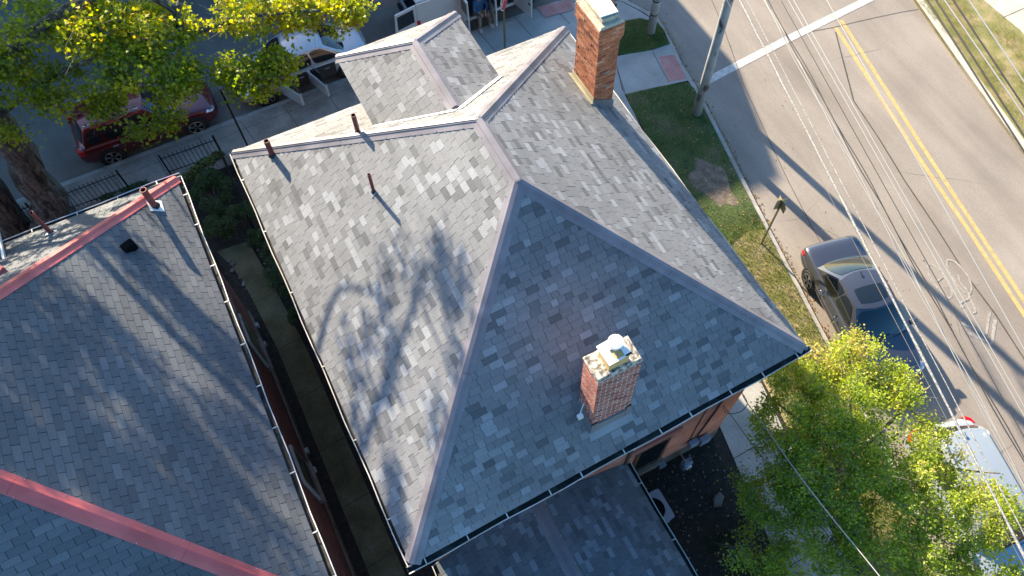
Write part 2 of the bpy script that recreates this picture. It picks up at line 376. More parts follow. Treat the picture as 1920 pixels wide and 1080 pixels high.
def cap_strip(a, b, n1, n2, mat, parent, wdt=.17, rib=.03, name='ridge_cap', screws=.6, lift=.016):
    """formed metal ridge or hip cap: two flanges following the roof planes and a raised rib; n1, n2 plane normals"""
    a = Vector(a); b = Vector(b); d = (b - a).normalized()
    def side(n, other):
        s_ = d.cross(n).normalized()
        return s_ if s_.dot(other) < 0 else -s_
    n1 = Vector(n1).normalized(); n2 = Vector(n2).normalized()
    s1 = side(n1, n2); s2 = side(n2, n1)
    # flanges run downhill on each plane
    if s1.z > 0 and abs(d.z) < .9 and False: s1 = -s1
    up = (n1 + n2).normalized(); mb = MB()
    prof = [(s1, wdt, n1, lift - .006), (s1, wdt, n1, lift), (s1, wdt * .42, n1, lift + .004), (s1, wdt * .34, n1, lift + .018), (s1, wdt * .14, n1, lift + .02), (s1, .022, n1, lift + rib),
            (s2, .022, n2, lift + rib), (s2, wdt * .14, n2, lift + .02), (s2, wdt * .34, n2, lift + .018), (s2, wdt * .42, n2, lift + .004), (s2, wdt, n2, lift), (s2, wdt, n2, lift - .006)]
    L = (b - a).length; k = max(1, round(L / 3.0)); npt = len(prof)
    for i in range(k):
        p0 = a + d * (L * i / k); p1 = a + d * (L * (i + 1) / k - (.004 if i < k - 1 else 0)); off = .003 * (i % 2)
        r0 = [p0 + s_ * w_ + n_ * (h_ + off) for s_, w_, n_, h_ in prof]; r1 = [p1 + s_ * w_ + n_ * (h_ + off) for s_, w_, n_, h_ in prof]
        mb.prism(r0, r1, random.uniform(.4, .6), 0)
    m_ = int(L / screws); sc = mb
    for i in range(m_):
        for s_, n_ in ((s1, n1), (s2, n2)):
            c = a + d * (L * (i + .5) / m_) + s_ * wdt * .86 + n_ * (lift + .004)
            T = Matrix.Rotation(0, 4, 'Z') if n_.z > .999 else n_.to_track_quat('Z', 'Y').to_matrix().to_4x4()
            lathe(sc, c, [(.009, 0), (.009, .006), (.004, .010)], 6, mi=1, T=T)
    return mb.build(name, [mat, M['bolt']], parent)

def gutter(a, b, out, parent, hangers=.75, mat=None, inner=None, wd=.115, name='gutter'):
    """open half-box gutter from a to b; out = horizontal outward direction"""
    a = Vector(a); b = Vector(b); out = Vector(out).normalized(); Z = Vector((0, 0, 1)); d = (b - a).normalized(); mb = MB()
    prof = [(0, .01), (0, -.10), (wd * .8, -.10), (wd, -.005), (wd + .014, 0), (wd + .014, -.012), (wd - .006, -.012), (wd * .8 - .006, -.094), (.006, -.094), (.006, .01)]
    L = (b - a).length; N = max(2, int(L / .6))
    for i in range(N):
        def pt(k):
            bow = .012 * math.sin(k * 1.7) ; p = a + d * (L * k / N)
            return [p + out * (u + (bow if u > wd * .5 else 0)) + Z * v for u, v in prof]
        r0, r1 = pt(i), pt(i + 1)
        n = len(prof); k0 = len(mb.v); mb.v += [tuple(p) for p in r0 + r1]
        for j in range(n):
            mb.f.append((k0 + j, k0 + (j + 1) % n, k0 + n + (j + 1) % n, k0 + n + j)); mb.t.append(.5); mb.mi.append(1 if j in (7, 8, 6) else 0)
        if i in (0, N - 1):
            r = r0 if i == 0 else r1; mb.face([r[0], r[1], r[2], r[3]], .5, 0)
    o = mb.build(name, [mat or M['gutter'], inner or M['gutter_in']], parent)
    m_ = int(L / hangers); hb = None
    for i in range(m_):
        p = a + d * (L * (i + .5 + random.uniform(-.1, .1)) / m_)
        h = MB(); h.bar(p + out * -.01 + Z * .004, p + out * (wd + .005) + Z * .002, .022, .008)
        ho = h.build('gutter_hanger', M['gutter'], None); ho.parent = o
    return o

# ================================================================== GROUND
ZR = -.12                                   # road level; pavements and yards are at 0
g = MB(); g.face([(-900, -900, ZR), (900, -900, ZR), (900, 900, ZR), (-900, 900, ZR)]); g.build('road', M['asphalt'], kind='structure')
def sheet(name, pts, z, mat, thick=None, kind='structure', tone=.5):
    mb = MB(); n = len(pts)
    if thick: mb.prism([(p[0], p[1], z - thick) for p in pts], [(p[0], p[1], z) for p in pts], tone)
    else: mb.face([(p[0], p[1], z) for p in pts], tone)
    return mb.build(name, mat, None, kind=kind)
# side street surface (a slightly different asphalt) behind the house
sheet('side_street', [(-200, 5.7), (9.5, 5.7), (11.6, 6.4), (13.2, 13.5), (-200, 13.5)], ZR + .004, M['asphalt_side'])
KB = [(-200, 6.02), (-10.2, 6.0), (-4.5, 5.98), (.5, 5.9), (4.5, 5.86), (8.3, 5.75), (9.8, 5.35), (10.55, 4.7), (10.98, 3.76), (11.14, 3.2), (11.02, 2.5), (10.9, 1.8), (10.74, 1.17), (10.63, .45), (10.56, -.11), (10.43, -.84), (10.21, -1.93), (9.7, -4.39), (9.26, -6.6), (8.72, -9.35), (8.42, -11.0), (5.0, -28.6), (-5, -80), (-5, -200), (-200, -200)]
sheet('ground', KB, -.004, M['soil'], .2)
kp = KB[:-3]
def ribbon(name, pts, wd, z, mat, thick=0, kind='structure', side=0, jitter=0):
    mb = MB(); P = [Vector((p[0], p[1], 0)) for p in pts]; Lp = []; Rp = []
    for i, p in enumerate(P):
        d = (P[min(i + 1, len(P) - 1)] - P[max(i - 1, 0)]).normalized(); n = Vector((-d.y, d.x, 0)); j = random.uniform(-jitter, jitter)
        Lp.append(p + n * (wd * (.5 + side) + j)); Rp.append(p + n * (wd * (-.5 + side) + j))
    for i in range(len(P) - 1):
        q = [Rp[i], Rp[i + 1], Lp[i + 1], Lp[i]]
        if thick: mb.prism([(a.x, a.y, z - thick) for a in q], [(a.x, a.y, z) for a in q], random.random())
        else: mb.face([(a.x, a.y, z) for a in q], random.random())
    return mb.build(name, mat, None, kind=kind)
ribbon('kerb', kp, .15, .004, M['kerb'], .14, side=-.5)
# pavement of the side street, with joints
sheet('side_pavement', [(-200, 4.72), (-10, 4.72), (4.2, 4.0), (9.4, 2.25), (10.66, 1.2), (10.85, 1.85), (10.95, 3.2), (10.75, 3.8), (10.4, 4.6), (9.65, 5.2), (8.2, 5.6), (4.5, 5.72), (.5, 5.76), (-4.5, 5.84), (-200, 5.86)], .003, M['concrete'])
sheet('old_pavement', [(-200, 4.6), (1.4, 4.1), (1.6, 5.742), (-4.5, 5.82), (-200, 5.84)], .007, M['concrete_old'])
j = 0
for x in np.arange(-16, 10, 1.5):
    ribbon('pavement_joint', [(x + .22, 3.6 if x > 3 else 4.2), (x, 5.72)], .018, .011, M['joint'])
ribbon('pavement_joint', [(-30, 5.35), (1.5, 5.35)], .012, .011, M['joint'])
# pavement along the house side, running parallel to the main street
def sx(y, x0): return x0 + .19 * y
sheet('pavement', [(sx(-40, 6.35), -40), (sx(-40, 8.0), -40), (8.02, -.2), (8.2, .9), (8.75, 2.4), (9.2, 4.4), (6.5, 4.6), (6.5, .5)], .012, M['concrete'])
for yy in (-14.6, -13.1, -11.65, -10.1, -8.6, -7.1, -5.6, -4.1, -2.6, -1.1):
    ribbon('pavement_joint', [(sx(yy, 6.3), yy - .03), (sx(yy, 8.02), yy)], .02, .016, M['joint'])
# corner landing and its joints
sheet('corner_landing', [(8.15, .66), (10.46, .18), (10.62, .9), (10.7, 1.5), (10.0, 2.05), (8.72, 2.35)], .017, M['concrete'])
ribbon('pavement_joint', [(8.17, .6), (8.72, 2.38)], .018, .022, M['joint'])
ribbon('pavement_joint', [(9.80, .42), (10.08, 1.98)], .018, .022, M['joint'])
sheet('red_ramp', [at(*p)[:2] for p in ((1234, 107), (1265, 103), (1288, 148), (1255, 154))], .022, M['ramp'])
sheet('red_ramp', [at(*p)[:2] for p in ((1006, 14), (1070, -1), (1076, 18), (1022, 34))], .022, M['ramp'])
# grass plots
GA = [(8.62, 2.3), (8.9, 2.35), (9.6, 2.12), (10.1, 2.0), (10.82, 1.95), (10.98, 2.6), (11.0, 3.1), (10.5, 3.55), (9.9, 3.7), (9.1, 3.9)]
GB = [(8.2, .66), (9.4, .42), (10.36, .12), (10.42, -.2), (10.3, -.85), (10.07, -1.93), (9.56, -4.39), (9.12, -6.6), (8.58, -9.35), (8.28, -11.0), (5.6, -24.8), (3.6, -24.8), (6.6, -8.2), (7.95, -.9), (8.02, -.2)]
sheet('bare_patch', [(8.75 + .55 * math.cos(a) * (1 + .25 * math.sin(3 * a)), -3.9 + 1.0 * math.sin(a) * (1 + .2 * math.sin(5 * a + 1))) for a in np.linspace(0, 6.0, 22)], .024, M['dirt'])
sheet('lawn', GA, .02, M['turf']); sheet('lawn', GB, .02, M['turf'])
sheet('sunny_verge', [(8.7, -5.9), (9.2, -6.1), (9.08, -6.7), (8.56, -9.35), (8.26, -11.0), (7.0, -17), (5.2, -17), (6.2, -10), (7.2, -6.3)], .024, M['turf_dry_sunlit'])  # drier turf; sunlit brightness also put into its colour
# passage between the houses
sheet('passage_path', [(-6.3, 1.1), (-5.3, 1.0), (-5.12, -.8), (-4.95, -3.2), (-4.85, -14), (-5.7, -14), (-5.7, -3), (-5.85, -.8), (-6.0, .3)], .01, M['moss'])
for yy in (-1.1, -2.9, -4.6, -6.3, -8.0, -9.7, -11.4): ribbon('pavement_joint', [(-5.7 if yy < -3 else -6.0, yy - .08), (-4.86, yy)], .02, .014, M['joint'])
# far side of the main street
cr = [(21.4, 5.5), (20.06, -.42), (19.33, -3.57), (18.6, -7.0), (17.5, -12.6), (15.0, -25), (5, -75)]
sheet('far_ground', [(c[0] , c[1]) for c in cr[::-1]] + [(24, 6.5), (200, 8), (200, -75)], .0, M['turf_dry_sunlit'], .14)
ribbon('far_kerb', cr, .26, .006, M['kerb_light'], .14, side=.5)
sheet('far_pavement', [(22.2, 0), (22.25, -2.2), (22.3, -3.4), (21.3, -9.4), (18, -25), (20, -25), (23, -9), (23.9, -3), (25, 6), (22.8, 6)], .012, M['kerb_light'])
ribbon('pavement_joint', [(22.2, -2.6), (24.2, -2.6)], .02, .017, M['joint'])

# road markings
def mark(name, pts, wd, mat, z=ZR + .008, **k):
    return ribbon(name, pts, wd, z, mat, **k)
def px(*pts): return [at(x, y, ZR)[:2] for x, y in pts]
mark('stop_line', px((1320, 155), (1470, 77), (1632, -3)), .30, M['white_line'])
yl = [at(x, y, ZR) for x, y in ((1567, 52), (1640, 165), (1726, 300), (1815, 430), (1915, 582))]
yr = [at(x, y, ZR) for x, y in ((1577, 38), (1655, 158), (1738, 288), (1830, 428), (1918, 560))]
for q in (yl, yr):
    d = (q[-1] - q[0]).normalized(); q.append(q[-1] + d * 40)
    mark('yellow_centre_line', [(a.x, a.y) for a in q], .135, M['yellow_line'], jitter=.006)
mark('road_seam', px((1316, -40), (1352, 40), (1395, 160), (1436, 250), (1478, 340), (1530, 440), (1600, 560), (1700, 730)), .022, M['seam'])
mark('road_seam', px((1567, 60), (1601, 189), (1650, 262), (1696, 340), (1757, 430), (1815, 520), (1866, 590), (1930, 690)), .045, M['seam'], jitter=.015)
mark('road_seam', px((1522, 59), (1560, 53), (1572, 49), (1610, 41), (1650, 32), (1690, 22), (1722, 17)), .02, M['seam'], jitter=.03)
z3 = lambda *pts: px(*[(1560 + a / 3.6, 440 + b / 3.6) for a, b in pts])
def rnd2(P, n=5):
    P = [Vector((p[0], p[1])) for p in P]; F = []
    if len(P) < 4: return P
    for i in range(len(P) - 1):
        a, b, c, d = (P[-2] if (i == 0 and (P[0] - P[-1]).length < .01) else P[max(i - 1, 0)]), P[i], P[i + 1], P[min(i + 2, len(P) - 1)]
        for k in range(n):
            t = k / n; F.append(.5 * ((2 * b) + (c - a) * t + (2 * a - 5 * b + 4 * c - d) * t * t + (3 * b - a - 3 * c + d) * t ** 3))
    F.append(P[-1]); return F
BK = [[(645, 205), (690, 210), (735, 250), (790, 325), (808, 395), (792, 428), (750, 400), (690, 330), (652, 265), (645, 205)],
      [(775, 175), (812, 175), (862, 212), (920, 290), (940, 365), (922, 398), (872, 370), (810, 290), (778, 222), (775, 175)],
      [(705, 318), (760, 275)], [(745, 272), (800, 350), (835, 410), (880, 490)], [(850, 270), (868, 330), (905, 372), (935, 440), (968, 515), (950, 530)],
      [(862, 462), (930, 428)], [(868, 490), (890, 485)]]
for i, s_ in enumerate(BK): mark('bicycle_symbol', rnd2(z3(*s_)), .06, M['faint_line'], ZR + .008 + .001 * i)
mark('lane_arrow', z3((870, 598), (1040, 672), (1062, 520)), .10, M['faint_line'], ZR + .008)
mark('lane_arrow', z3((900, 655), (1078, 738), (1100, 575)), .12, M['faint_line'], ZR + .008)

# ================================================================== HOUSES
def nrm(a, b, c):
    n = (Vector(b) - Vector(a)).cross(Vector(c) - Vector(a)).normalized(); return n if n.z > 0 else -n
ZE, ZT = 6.424, 9.791
FL, FR, RLc, RR_ = (-4.35, -11.494, ZE), (4.35, -11.292, ZE), (-4.35, -1.215, ZE), (4.35, -1.315, ZE)
RF, RB = (.028, -7.171, ZT), (.028, -5.613, ZT)
house = empty('brick_house', (0, -6, 0), 'painted brick house under the grey shingle hip roof with mauve metal ridges, in the centre', 'house')
wb = MB()
X0, X1, Y0, Y1 = -3.98, 3.98, -10.90, -1.65
wb.box((X0, Y0, .62), (X1, Y1, 6.30), .5, 0)
wall = wb.build('wall', M['wall_side'], house)
wb = MB(); wb.box((X0 + .002, Y0 - .02, .63), (X1 + .004, Y0 - .001, 6.27)); wb.build('front_wall', M['wall_paint'], house)
fb = MB(); fb.box((X0 - .03, Y0 - .03, -.15), (X1 + .03, Y1 + .03, .62)); fb.build('foundation', M['stone'], house)
sb = MB()
sb.box((-4.33, -11.3, 6.28), (4.33, -1.3, 6.36)); sb.build('soffit', M['trim'], house)
rf = MB()
shingle_plane(rf, [FL, FR, RF], seed=2)
shingle_plane(rf, [RR_, RLc, RB], seed=3)
shingle_plane(rf, [RLc, FL, RF, RB], seed=4)
shingle_plane(rf, [FR, RR_, RB, RF], seed=5)
roof = rf.build('roof', [M['shingle'], M['underlay']], house)
nF, nB_, nL_, nR_ = nrm(FL, FR, RF), nrm(RR_, RLc, RB), nrm(RLc, FL, RF), nrm(FR, RR_, RB)
def ext(a, b, e0=0, e1=0):
    a = Vector(a); b = Vector(b); d = (b - a).normalized(); return a - d * e0, b + d * e1
cp = lambda a, b, n1, n2, **k: cap_strip(a, b, n1, n2, M['cap'], roof, **k)
def adoptw(o, par):   # parts whose parent is itself a part in world coordinates
    o.parent = par; return o
cap_strip_ = cap_strip
def caps(roofobj, lst, mat):
    for a, b, n1, n2 in lst:
        o = cap_strip(a, b, n1, n2, mat, None); o.parent = roofobj
caps(roof, [(RF, FL, nF, nL_), (RF, FR, nF, nR_), (RB, RLc, nB_, nL_), (RB, RR_, nB_, nR_), (*ext(RB, RF, .05, .03), nL_, nR_)], M['cap'])
# rear wing (cross roof) on the rear slope
DZ, DE, DX, DW = 9.03, 8.17, .0, 1.44
yv = lambda z: -1.265 - (z - ZE) / .7744
WRF = (DX, yv(DZ) , DZ); WRR = (DX, -2.55, DZ)
WLB, WRBk = (DX - DW, -1.32, DE), (DX + DW, -1.32, DE)
WLF, WRFr = (DX - DW, yv(DE), DE), (DX + DW, yv(DE), DE)
wing = MB()
shingle_plane(wing, [WLB, WLF, WRF, WRR], seed=6); shingle_plane(wing, [WRFr, WRBk, WRR, WRF], seed=7); shingle_plane(wing, [WRBk, WLB, WRR], seed=8)
wingo = wing.build('wing_roof', [M['shingle'], M['underlay']], house)
wn = MB(); wn.box((-1.15, -3.3, 6.2), (1.15, -1.5, 8.08)); wn.build('wing_wall', M['wall_side'], house)
wf = MB()
for s_ in (-1, 1): wf.bar((s_ * 1.43, -1.34, 8.125), (s_ * 1.43, yv(8.1) , 8.125), .03, .1)
wf.bar((-1.43, -1.335, 8.125), (1.43, -1.335, 8.125), .03, .1); wf.build('fascia', M['gutter'], house)
nWL, nWR, nWB = nrm(WLB, WLF, WRF), nrm(WRFr, WRBk, WRR), nrm(WRBk, WLB, WRR)
caps(wingo, [(WRR, WLB, nWB, nWL), (WRR, WRBk, nWB, nWR), (*ext(WRR, WRF, .04, -.1), nWL, nWR)], M['cap'])
# valley flashing (bright metal)
vf = MB()
for (p, q, n) in ((WRF, WLF, -1), (WRF, WRFr, 1)):
    p = Vector(p); q = Vector(q); d = (q - p).normalized(); s_ = nB_.cross(d).normalized()
    if s_.y > 0: s_ = -s_
    vf.prism([p + nB_ * .018, q + nB_ * .018, q + s_ * .12 + nB_ * .018, p + s_ * .12 + nB_ * .018], [p + nB_ * .026, q + nB_ * .026, q + s_ * .12 + nB_ * .026, p + s_ * .12 + nB_ * .026])
vo = vf.build('valley_flashing', M['white_metal'], house)
# gutters
Z1 = ZE - .035
gutter((-4.36, -1.20, Z1), (-4.36, -11.52, Z1), (-1, 0, 0), house, 1.5, wd=.075)
gutter((-4.46, -11.51, Z1), (4.46, -11.305, Z1), (0, -1, 0), house)
gutter((4.36, -11.36, Z1), (4.36, -1.3, Z1), (1, 0, 0), house, 4.0, wd=.03)
# vents
def on_plane(x, y, p0, n): return p0[2] - (n.x * (x - p0[0]) + n.y * (y - p0[1])) / n.z
def vent(x, y, p0, n, r, h, mat, parent, flash=None, fs=.16, name='vent_pipe'):
    z = on_plane(x, y, p0, n); mb = MB()
    lathe(mb, (x, y, z - .1), [(r, 0), (r, h + .1), (r * .82, h + .1), (r * .8, h)], 14)
    o = mb.build(name, [mat], parent)
    b = MB(); T = n.to_track_quat('Z', 'Y').to_matrix().to_4x4()
    lathe(b, (x, y, z), [(r * 1.6, .0), (r * 1.5, .02), (r * 1.15, .05), (r * 1.02, .07)], 14, T=None if False else None)
    bo = b.build('pipe_boot', M['rubber'], None); bo.parent = o
    ti = MB(); lathe(ti, (x, y, z + h - .05), [(r * .79, 0), (r * .79, .002)], 14); to = ti.build('pipe_mouth', M['black'], None); to.parent = o
    if flash:
        f_ = MB(); u = Vector((0, 0, 1)).cross(n).normalized(); v_ = n.cross(u); c = Vector((x, y, z))
        q = [c + u * a * fs + v_ * b_ * fs + n * .016 for a, b_ in ((-1, -1), (1, -1.1), (1, 1), (-1, .9))]
        f_.prism(q, [p + n * .004 for p in q]); fo = f_.build('pipe_flashing', flash, None); fo.parent = o
    return o
vent(-3.575, -2.246, FL, nL_, .062, .5, M['darkpipe'], house)
vent(-2.096, -5.042, FL, nL_, .034, .58, M['darkpipe'], house, M['galv'], .09)
vent(-1.823, -3.565, RLc, nB_, .05, .55, M['darkpipe'], house, M['white_metal'], .12)

# chimneys built brick by brick
def chimney(parent, x0, x1, y0, y1, z0, z1, lean, mb_brick, mb_mortar, brick, mortar, corbel=None, bw=.2, ch=.075, joint=.012, seed=1, miss=0, rec=.012):
    rnd = random.Random(seed); b = MB(); c = MB()
    H = z1 - z0
    def sh(z): t = (z - z0) / H; return Vector((lean[0] * t, lean[1] * t, 0))
    n = int(H / ch)
    for k in range(n):
        za = z0 + k * ch; zb = za + ch - joint; e = 0
        if corbel:
            for (za_, ee) in corbel:
                if za > za_: e = ee
        s_ = sh(za); ax, bx, ay, by = x0 - e + s_.x, x1 + e + s_.x, y0 - e + s_.y, y1 + e + s_.y
        c.box((ax + rec, ay + rec, za - .001), (bx - rec, by - rec, za + ch))
        for side in range(4):
            Ls = (bx - ax) if side % 2 == 0 else (by - ay); off = (k % 2) * bw / 2 + (.1 if side % 2 else 0); u = -off if off else 0
            while u < Ls - .01:
                ua = max(0, u); ub = min(Ls, u + bw - joint); u += bw
                if ub - ua < .025 or rnd.random() < miss: continue
                dp = rnd.uniform(-.004, .004) if rec > .005 else rnd.uniform(.0, .006); dk = .02
                dp2 = dp if rec > .005 else -dp
                if side == 0: q = (ax + ua, ay - dp, za), (ax + ub, ay + dk, zb)
                elif side == 1: q = (bx - dk, ay + ua, za), (bx + dp, ay + ub, zb)
                elif side == 2: q = (ax + ua, by - dk, za), (ax + ub, by + dp, zb)
                else: q = (ax + dp2, ay + ua, za), (ax + dk, ay + ub, zb)
                b.box(*q, min(1, max(0, rnd.gauss(.5, .22))))
    o = b.build('chimney', brick, parent)
    co = c.build('mortar', mortar, None); co.parent = o
    return o, sh
# near chimney on the front slope
ch1, sh1 = chimney(house, -.415, .395, -10.94, -10.48, 6.6, 9.38, (-.09, -.01), 0, 0, M['brick_red'], M['mortar_white'], None, .2, .076, .025, 3, 0, .002)
def child(mb, name, mat, par, **k): o = mb.build(name, mat, None, **k); o.parent = par; return o
cz = 9.38; ox, oy = -.09, -.01
m_ = MB(); m_.prism([(-.43 + ox, -10.955, cz), (.41 + ox, -10.955, cz), (.41 + ox, -10.465, cz), (-.43 + ox, -10.465, cz)], [(-.41 + ox, -10.93, cz + .07), (.38 + ox, -10.925, cz + .07), (.39 + ox, -10.49, cz + .075), (-.40 + ox, -10.5, cz + .06)])
child(m_, 'crown', M['crown'], ch1)
m_ = MB(); m_.box((-.20 + ox, -10.88, cz + .05), (.16 + ox, -10.56, cz + .36)); child(m_, 'flue', M['flue'], ch1)
m_ = MB(); T = Matrix.Translation((-.03 + ox, -10.71, cz + .365)) @ Matrix.Rotation(R(3), 4, 'Z')
for bx in ((-.21, -.19, 0, -.07, .19, .02), (-.07, .03, 0, .21, .19, .02), (-.07, -.19, 0, .21, -.16, .02), (.10, -.19, 0, .21, .03, .02)): m_.box(bx[:3], bx[3:], .5, 0, T)
child(m_, 'cap_plate', M['white_metal'], ch1)
m_ = MB(); lathe(m_, (.03 + ox, -10.64, cz + .37), [(.10, 0), (.10, .09), (.125, .095), (.125, .13), (.07, .145), (.02, .15)], 24); child(m_, 'flue_cap', M['white_metal'], ch1, smooth=False)
m_ = MB(); c_ = nF
def apron(mb, x0, x1, y, wd, lift=.02):
    z = lambda yy: on_plane(0, yy, FL, nF); q = [(x0, y, z(y)), (x1, y, z(y)), (x1 + .02, y - wd, z(y - wd)), (x0 - .03, y - wd, z(y - wd))]
    q = [Vector(p) + nF * lift for p in q]; mb.prism(q, [p + nF * .004 for p in q])
apron(m_, -.47, .45, -10.93, .15)
zf = on_plane(0, -10.95, FL, nF)
m_.box((-.44, -10.975, zf - .05), (.415, -10.945, zf + .34)); m_.box((-.45, -10.982, zf - .05), (-.30, -10.976, zf + .46)); m_.box((.29, -10.982, zf - .05), (.42, -10.976, zf + .50))
for x in (-.445, .405):
    mb_ = [(x, -10.96, zf - .05), (x, -10.46, zf + .33), (x, -10.46, zf + .74), (x, -10.96, zf + .40)]
    m_.prism(mb_, [(p[0] + .012, p[1], p[2]) for p in mb_])
child(m_, 'flashing', M['galv'], ch1)
m_ = MB(); m_.bar((-.43, -10.62, 7.62), (-.56, -10.72, 7.42), .012, .012); m_.box((-.63, -10.80, 7.33), (-.53, -10.72, 7.43)); child(m_, 'cable_box', M['white_metal'], ch1)
# far chimney on the right slope, orange brick with corbelled head
ch2, sh2 = chimney(house, 3.37, 3.88, -4.39, -3.50, 6.6, 9.40, (-.03, .0), 0, 0, M['brick_old'], M['mortar'], [(8.86, .012), (8.94, .03), (9.02, .048)], .2, .07, .010, 9, .012)
cz = 9.40
m_ = MB(); m_.prism([(3.30, -4.43, cz), (3.89, -4.43, cz), (3.89, -3.44, cz), (3.30, -3.44, cz)], [(3.36, -4.40, cz + .05), (3.86, -4.40, cz + .05), (3.86, -3.48, cz + .05), (3.36, -3.47, cz + .07)])
m_.box((3.42, -4.30, cz + .03), (3.80, -3.55, cz + .13)); child(m_, 'crown', M['crown_tan'], ch2)
m_ = MB(); T = Matrix.Translation((3.63, -3.98, cz + .15)) @ Matrix.Rotation(R(-4), 4, 'Z')
m_.box((-.19, -.27, .0), (.20, .42, .03), .5, 0, T); m_.box((-.17, -.25, -.04), (-.15, .4, .0), .5, 0, T); child(m_, 'cap_plate', M['white_metal'], ch2)
m_ = MB(); m_.box((3.83, -3.9, cz - .3), (4.02, -3.72, cz + .0)); child(m_, 'cable_bracket', M['iron'], ch2)
m_ = MB()
def zr(x): return on_plane(x, 0, FR, nR_)
for y in (-4.405,):
    q = [(3.35, y, zr(3.35) - .03), (3.91, y, zr(3.91) - .03), (3.91, y, zr(3.91) + .30), (3.35, y, zr(3.35) + .13)]; m_.prism(q, [(p[0], p[1] - .01, p[2]) for p in q])
child(m_, 'front_flashing', M['galv'], ch2)
m_ = MB(); q = [(3.345, -4.42, zr(3.345) - .03), (3.345, -3.45, zr(3.345) - .03), (3.345, -3.45, zr(3.345) + .2), (3.345, -4.42, zr(3.345) + .2)]; m_.prism(q, [(p[0] - .01, p[1], p[2]) for p in q])
q = [Vector((3.34, -4.44, zr(3.34))), Vector((3.34, -3.42, zr(3.34))), Vector((3.25, -3.40, zr(3.25))), Vector((3.25, -4.46, zr(3.25)))]; q = [p + nR_ * .02 for p in q]; m_.prism(q, [p + nR_ * .006 for p in q])
child(m_, 'side_flashing', M['beige'], ch2)

# front wall: window, downspout bracket, boxes
m_ = MB(); YW = Y0 - .02
fr = [(1.18, 1.0), (2.10, 1.0), (2.10, 2.95), (1.18, 2.95)]
m_.box((1.18, YW - .05, .98), (2.10, YW - .006, 2.95)); wn1 = m_.build('window', M['trim'], house)
m_ = MB(); m_.box((1.27, YW - .058, 1.05), (2.0, YW - .052, 1.95)); m_.box((1.27, YW - .062, 2.0), (2.0, YW - .056, 2.87)); child(m_, 'pane', M['glass'], wn1)
m_ = MB(); m_.box((1.10, YW - .13, .90), (2.2, YW - .004, .98)); child(m_, 'sill', M['stone'], wn1)
m_ = MB(); m_.box((.95, YW - .05, 2.96), (2.35, YW - .005, 3.25)); child(m_, 'lintel', M['brick_red'], wn1)
m_ = MB(); m_.tube([(3.28, YW - .02, 6.2), (3.27, YW - .035, 4.5), (3.3, YW - .03, 3.2), (3.16, YW - .04, 1.6), (3.18, YW - .03, .3)], .022, 6); m_.tube([(2.6, YW - .02, 6.0), (2.9, YW - .02, 4.0), (2.95, YW - .02, 1.4)], .012, 6)
m_.build('wall_cable', M['wire'], house)
m_ = MB(); m_.bar((.90, YW - .03, 2.2), (.90, YW - .03, 6.1), .07, .05); m_.build('corner_board', M['trim'], house)
for (x, y, z, s_) in ((3.05, YW - .10, 1.15, (.26, .14, .28)), (3.42, YW - .12, .95, (.3, .16, .34)), (2.26, YW - .09, .35, (.2, .12, .2))):
    m_ = MB(); m_.box((x - s_[0] / 2, y - s_[1] / 2, z - s_[2] / 2), (x + s_[0] / 2, y + s_[1] / 2, z + s_[2] / 2)); m_.build('meter_box', M['meter'], house, bevel=.015)

# single-storey front extension with its own low hip roof
EZ = 2.5; ex0, ex1 = -4.02, .90; exm = -1.56; EP = .5
ZP = EZ + (ex1 - exm) * EP
extn = empty('porch_extension', (exm, -13.5, 0), 'low single-storey extension with dark blue-grey shingle roof below the front eave', 'extension')
YF = -18.5
a0, a1, a2, a3, r0, r1 = (ex0, YF, EZ), (ex0, -10.93, EZ), (ex1, -10.93, EZ), (ex1, YF, EZ), (exm, YF, ZP), (exm, -10.93, ZP)
em = MB(); shingle_plane(em, [a1, a0, r0, r1], seed=11); shingle_plane(em, [a3, a2, r1, r0], seed=12)
er = em.build('roof', [M['shingle_blue'], M['underlay']], extn)
caps(er, [(r1, r0, nrm(a1, a0, r0), nrm(a3, a2, r1))], M['cap'])
m_ = MB(); m_.box((ex0 + .3, YF + .3, -.1), (ex1 - .3, -10.93, EZ - .08)); m_.build('wall', M['wall_paint'], extn)
gutter((ex1, YF, EZ - .02), (ex1, -10.95, EZ - .02), (1, 0, 0), extn, 1.1)
gutter((ex0, -10.95, EZ - .02), (ex0, YF, EZ - .02), (-1, 0, 0), extn, 1.1)

# neighbour on the left
nb = empty('brick_house', (-10.9, -6.4, 0), 'dark red brick house on the left under blue-grey shingles with bright red metal hips', 'house')
NX, NR_, NF_ = -5.76, -1.30, -11.64; NH = (NR_ - NF_) / 2; NT = ZE + NH * .773; NPX = NX - NH; NM = (NR_ + NF_) / 2
n_FR, n_RR, n_P, n_P2 = (NX, NF_, ZE), (NX, NR_, ZE), (NPX, NM, NT), (-16, NM, NT); n_FL, n_RL = (-22, NF_, ZE), (-22, NR_, ZE)
nm = MB(); shingle_plane(nm, [n_FR, n_RR, n_P], '3tab', seed=21); shingle_plane(nm, [(-16, NF_, ZE), n_FR, n_P, n_P2], '3tab', seed=22); shingle_plane(nm, [n_RR, (-16, NR_, ZE), n_P2, n_P], '3tab', seed=23)
nr = nm.build('roof', [M['shingle_dark'], M['underlay']], nb)
nN1, nN2, nN3 = nrm(n_FR, n_RR, n_P), nrm((-16, NF_, ZE), n_FR, n_P), nrm(n_RR, (-16, NR_, ZE), n_P2)
caps(nr, [(n_P, n_FR, nN1, nN2), (n_P, n_RR, nN1, nN3), (n_P2, n_P, nN2, nN3)], M['red_cap'])
gutter((NX + .01, NR_ + .02, ZE - .03), (NX + .01, NF_ - .02, ZE - .03), (1, 0, 0), nb, .95, M['white_metal'])
gutter((-16, NR_ + .01, ZE - .03), (NX + .12, NR_ + .01, ZE - .03), (0, 1, 0), nb, .9, M['white_metal'])
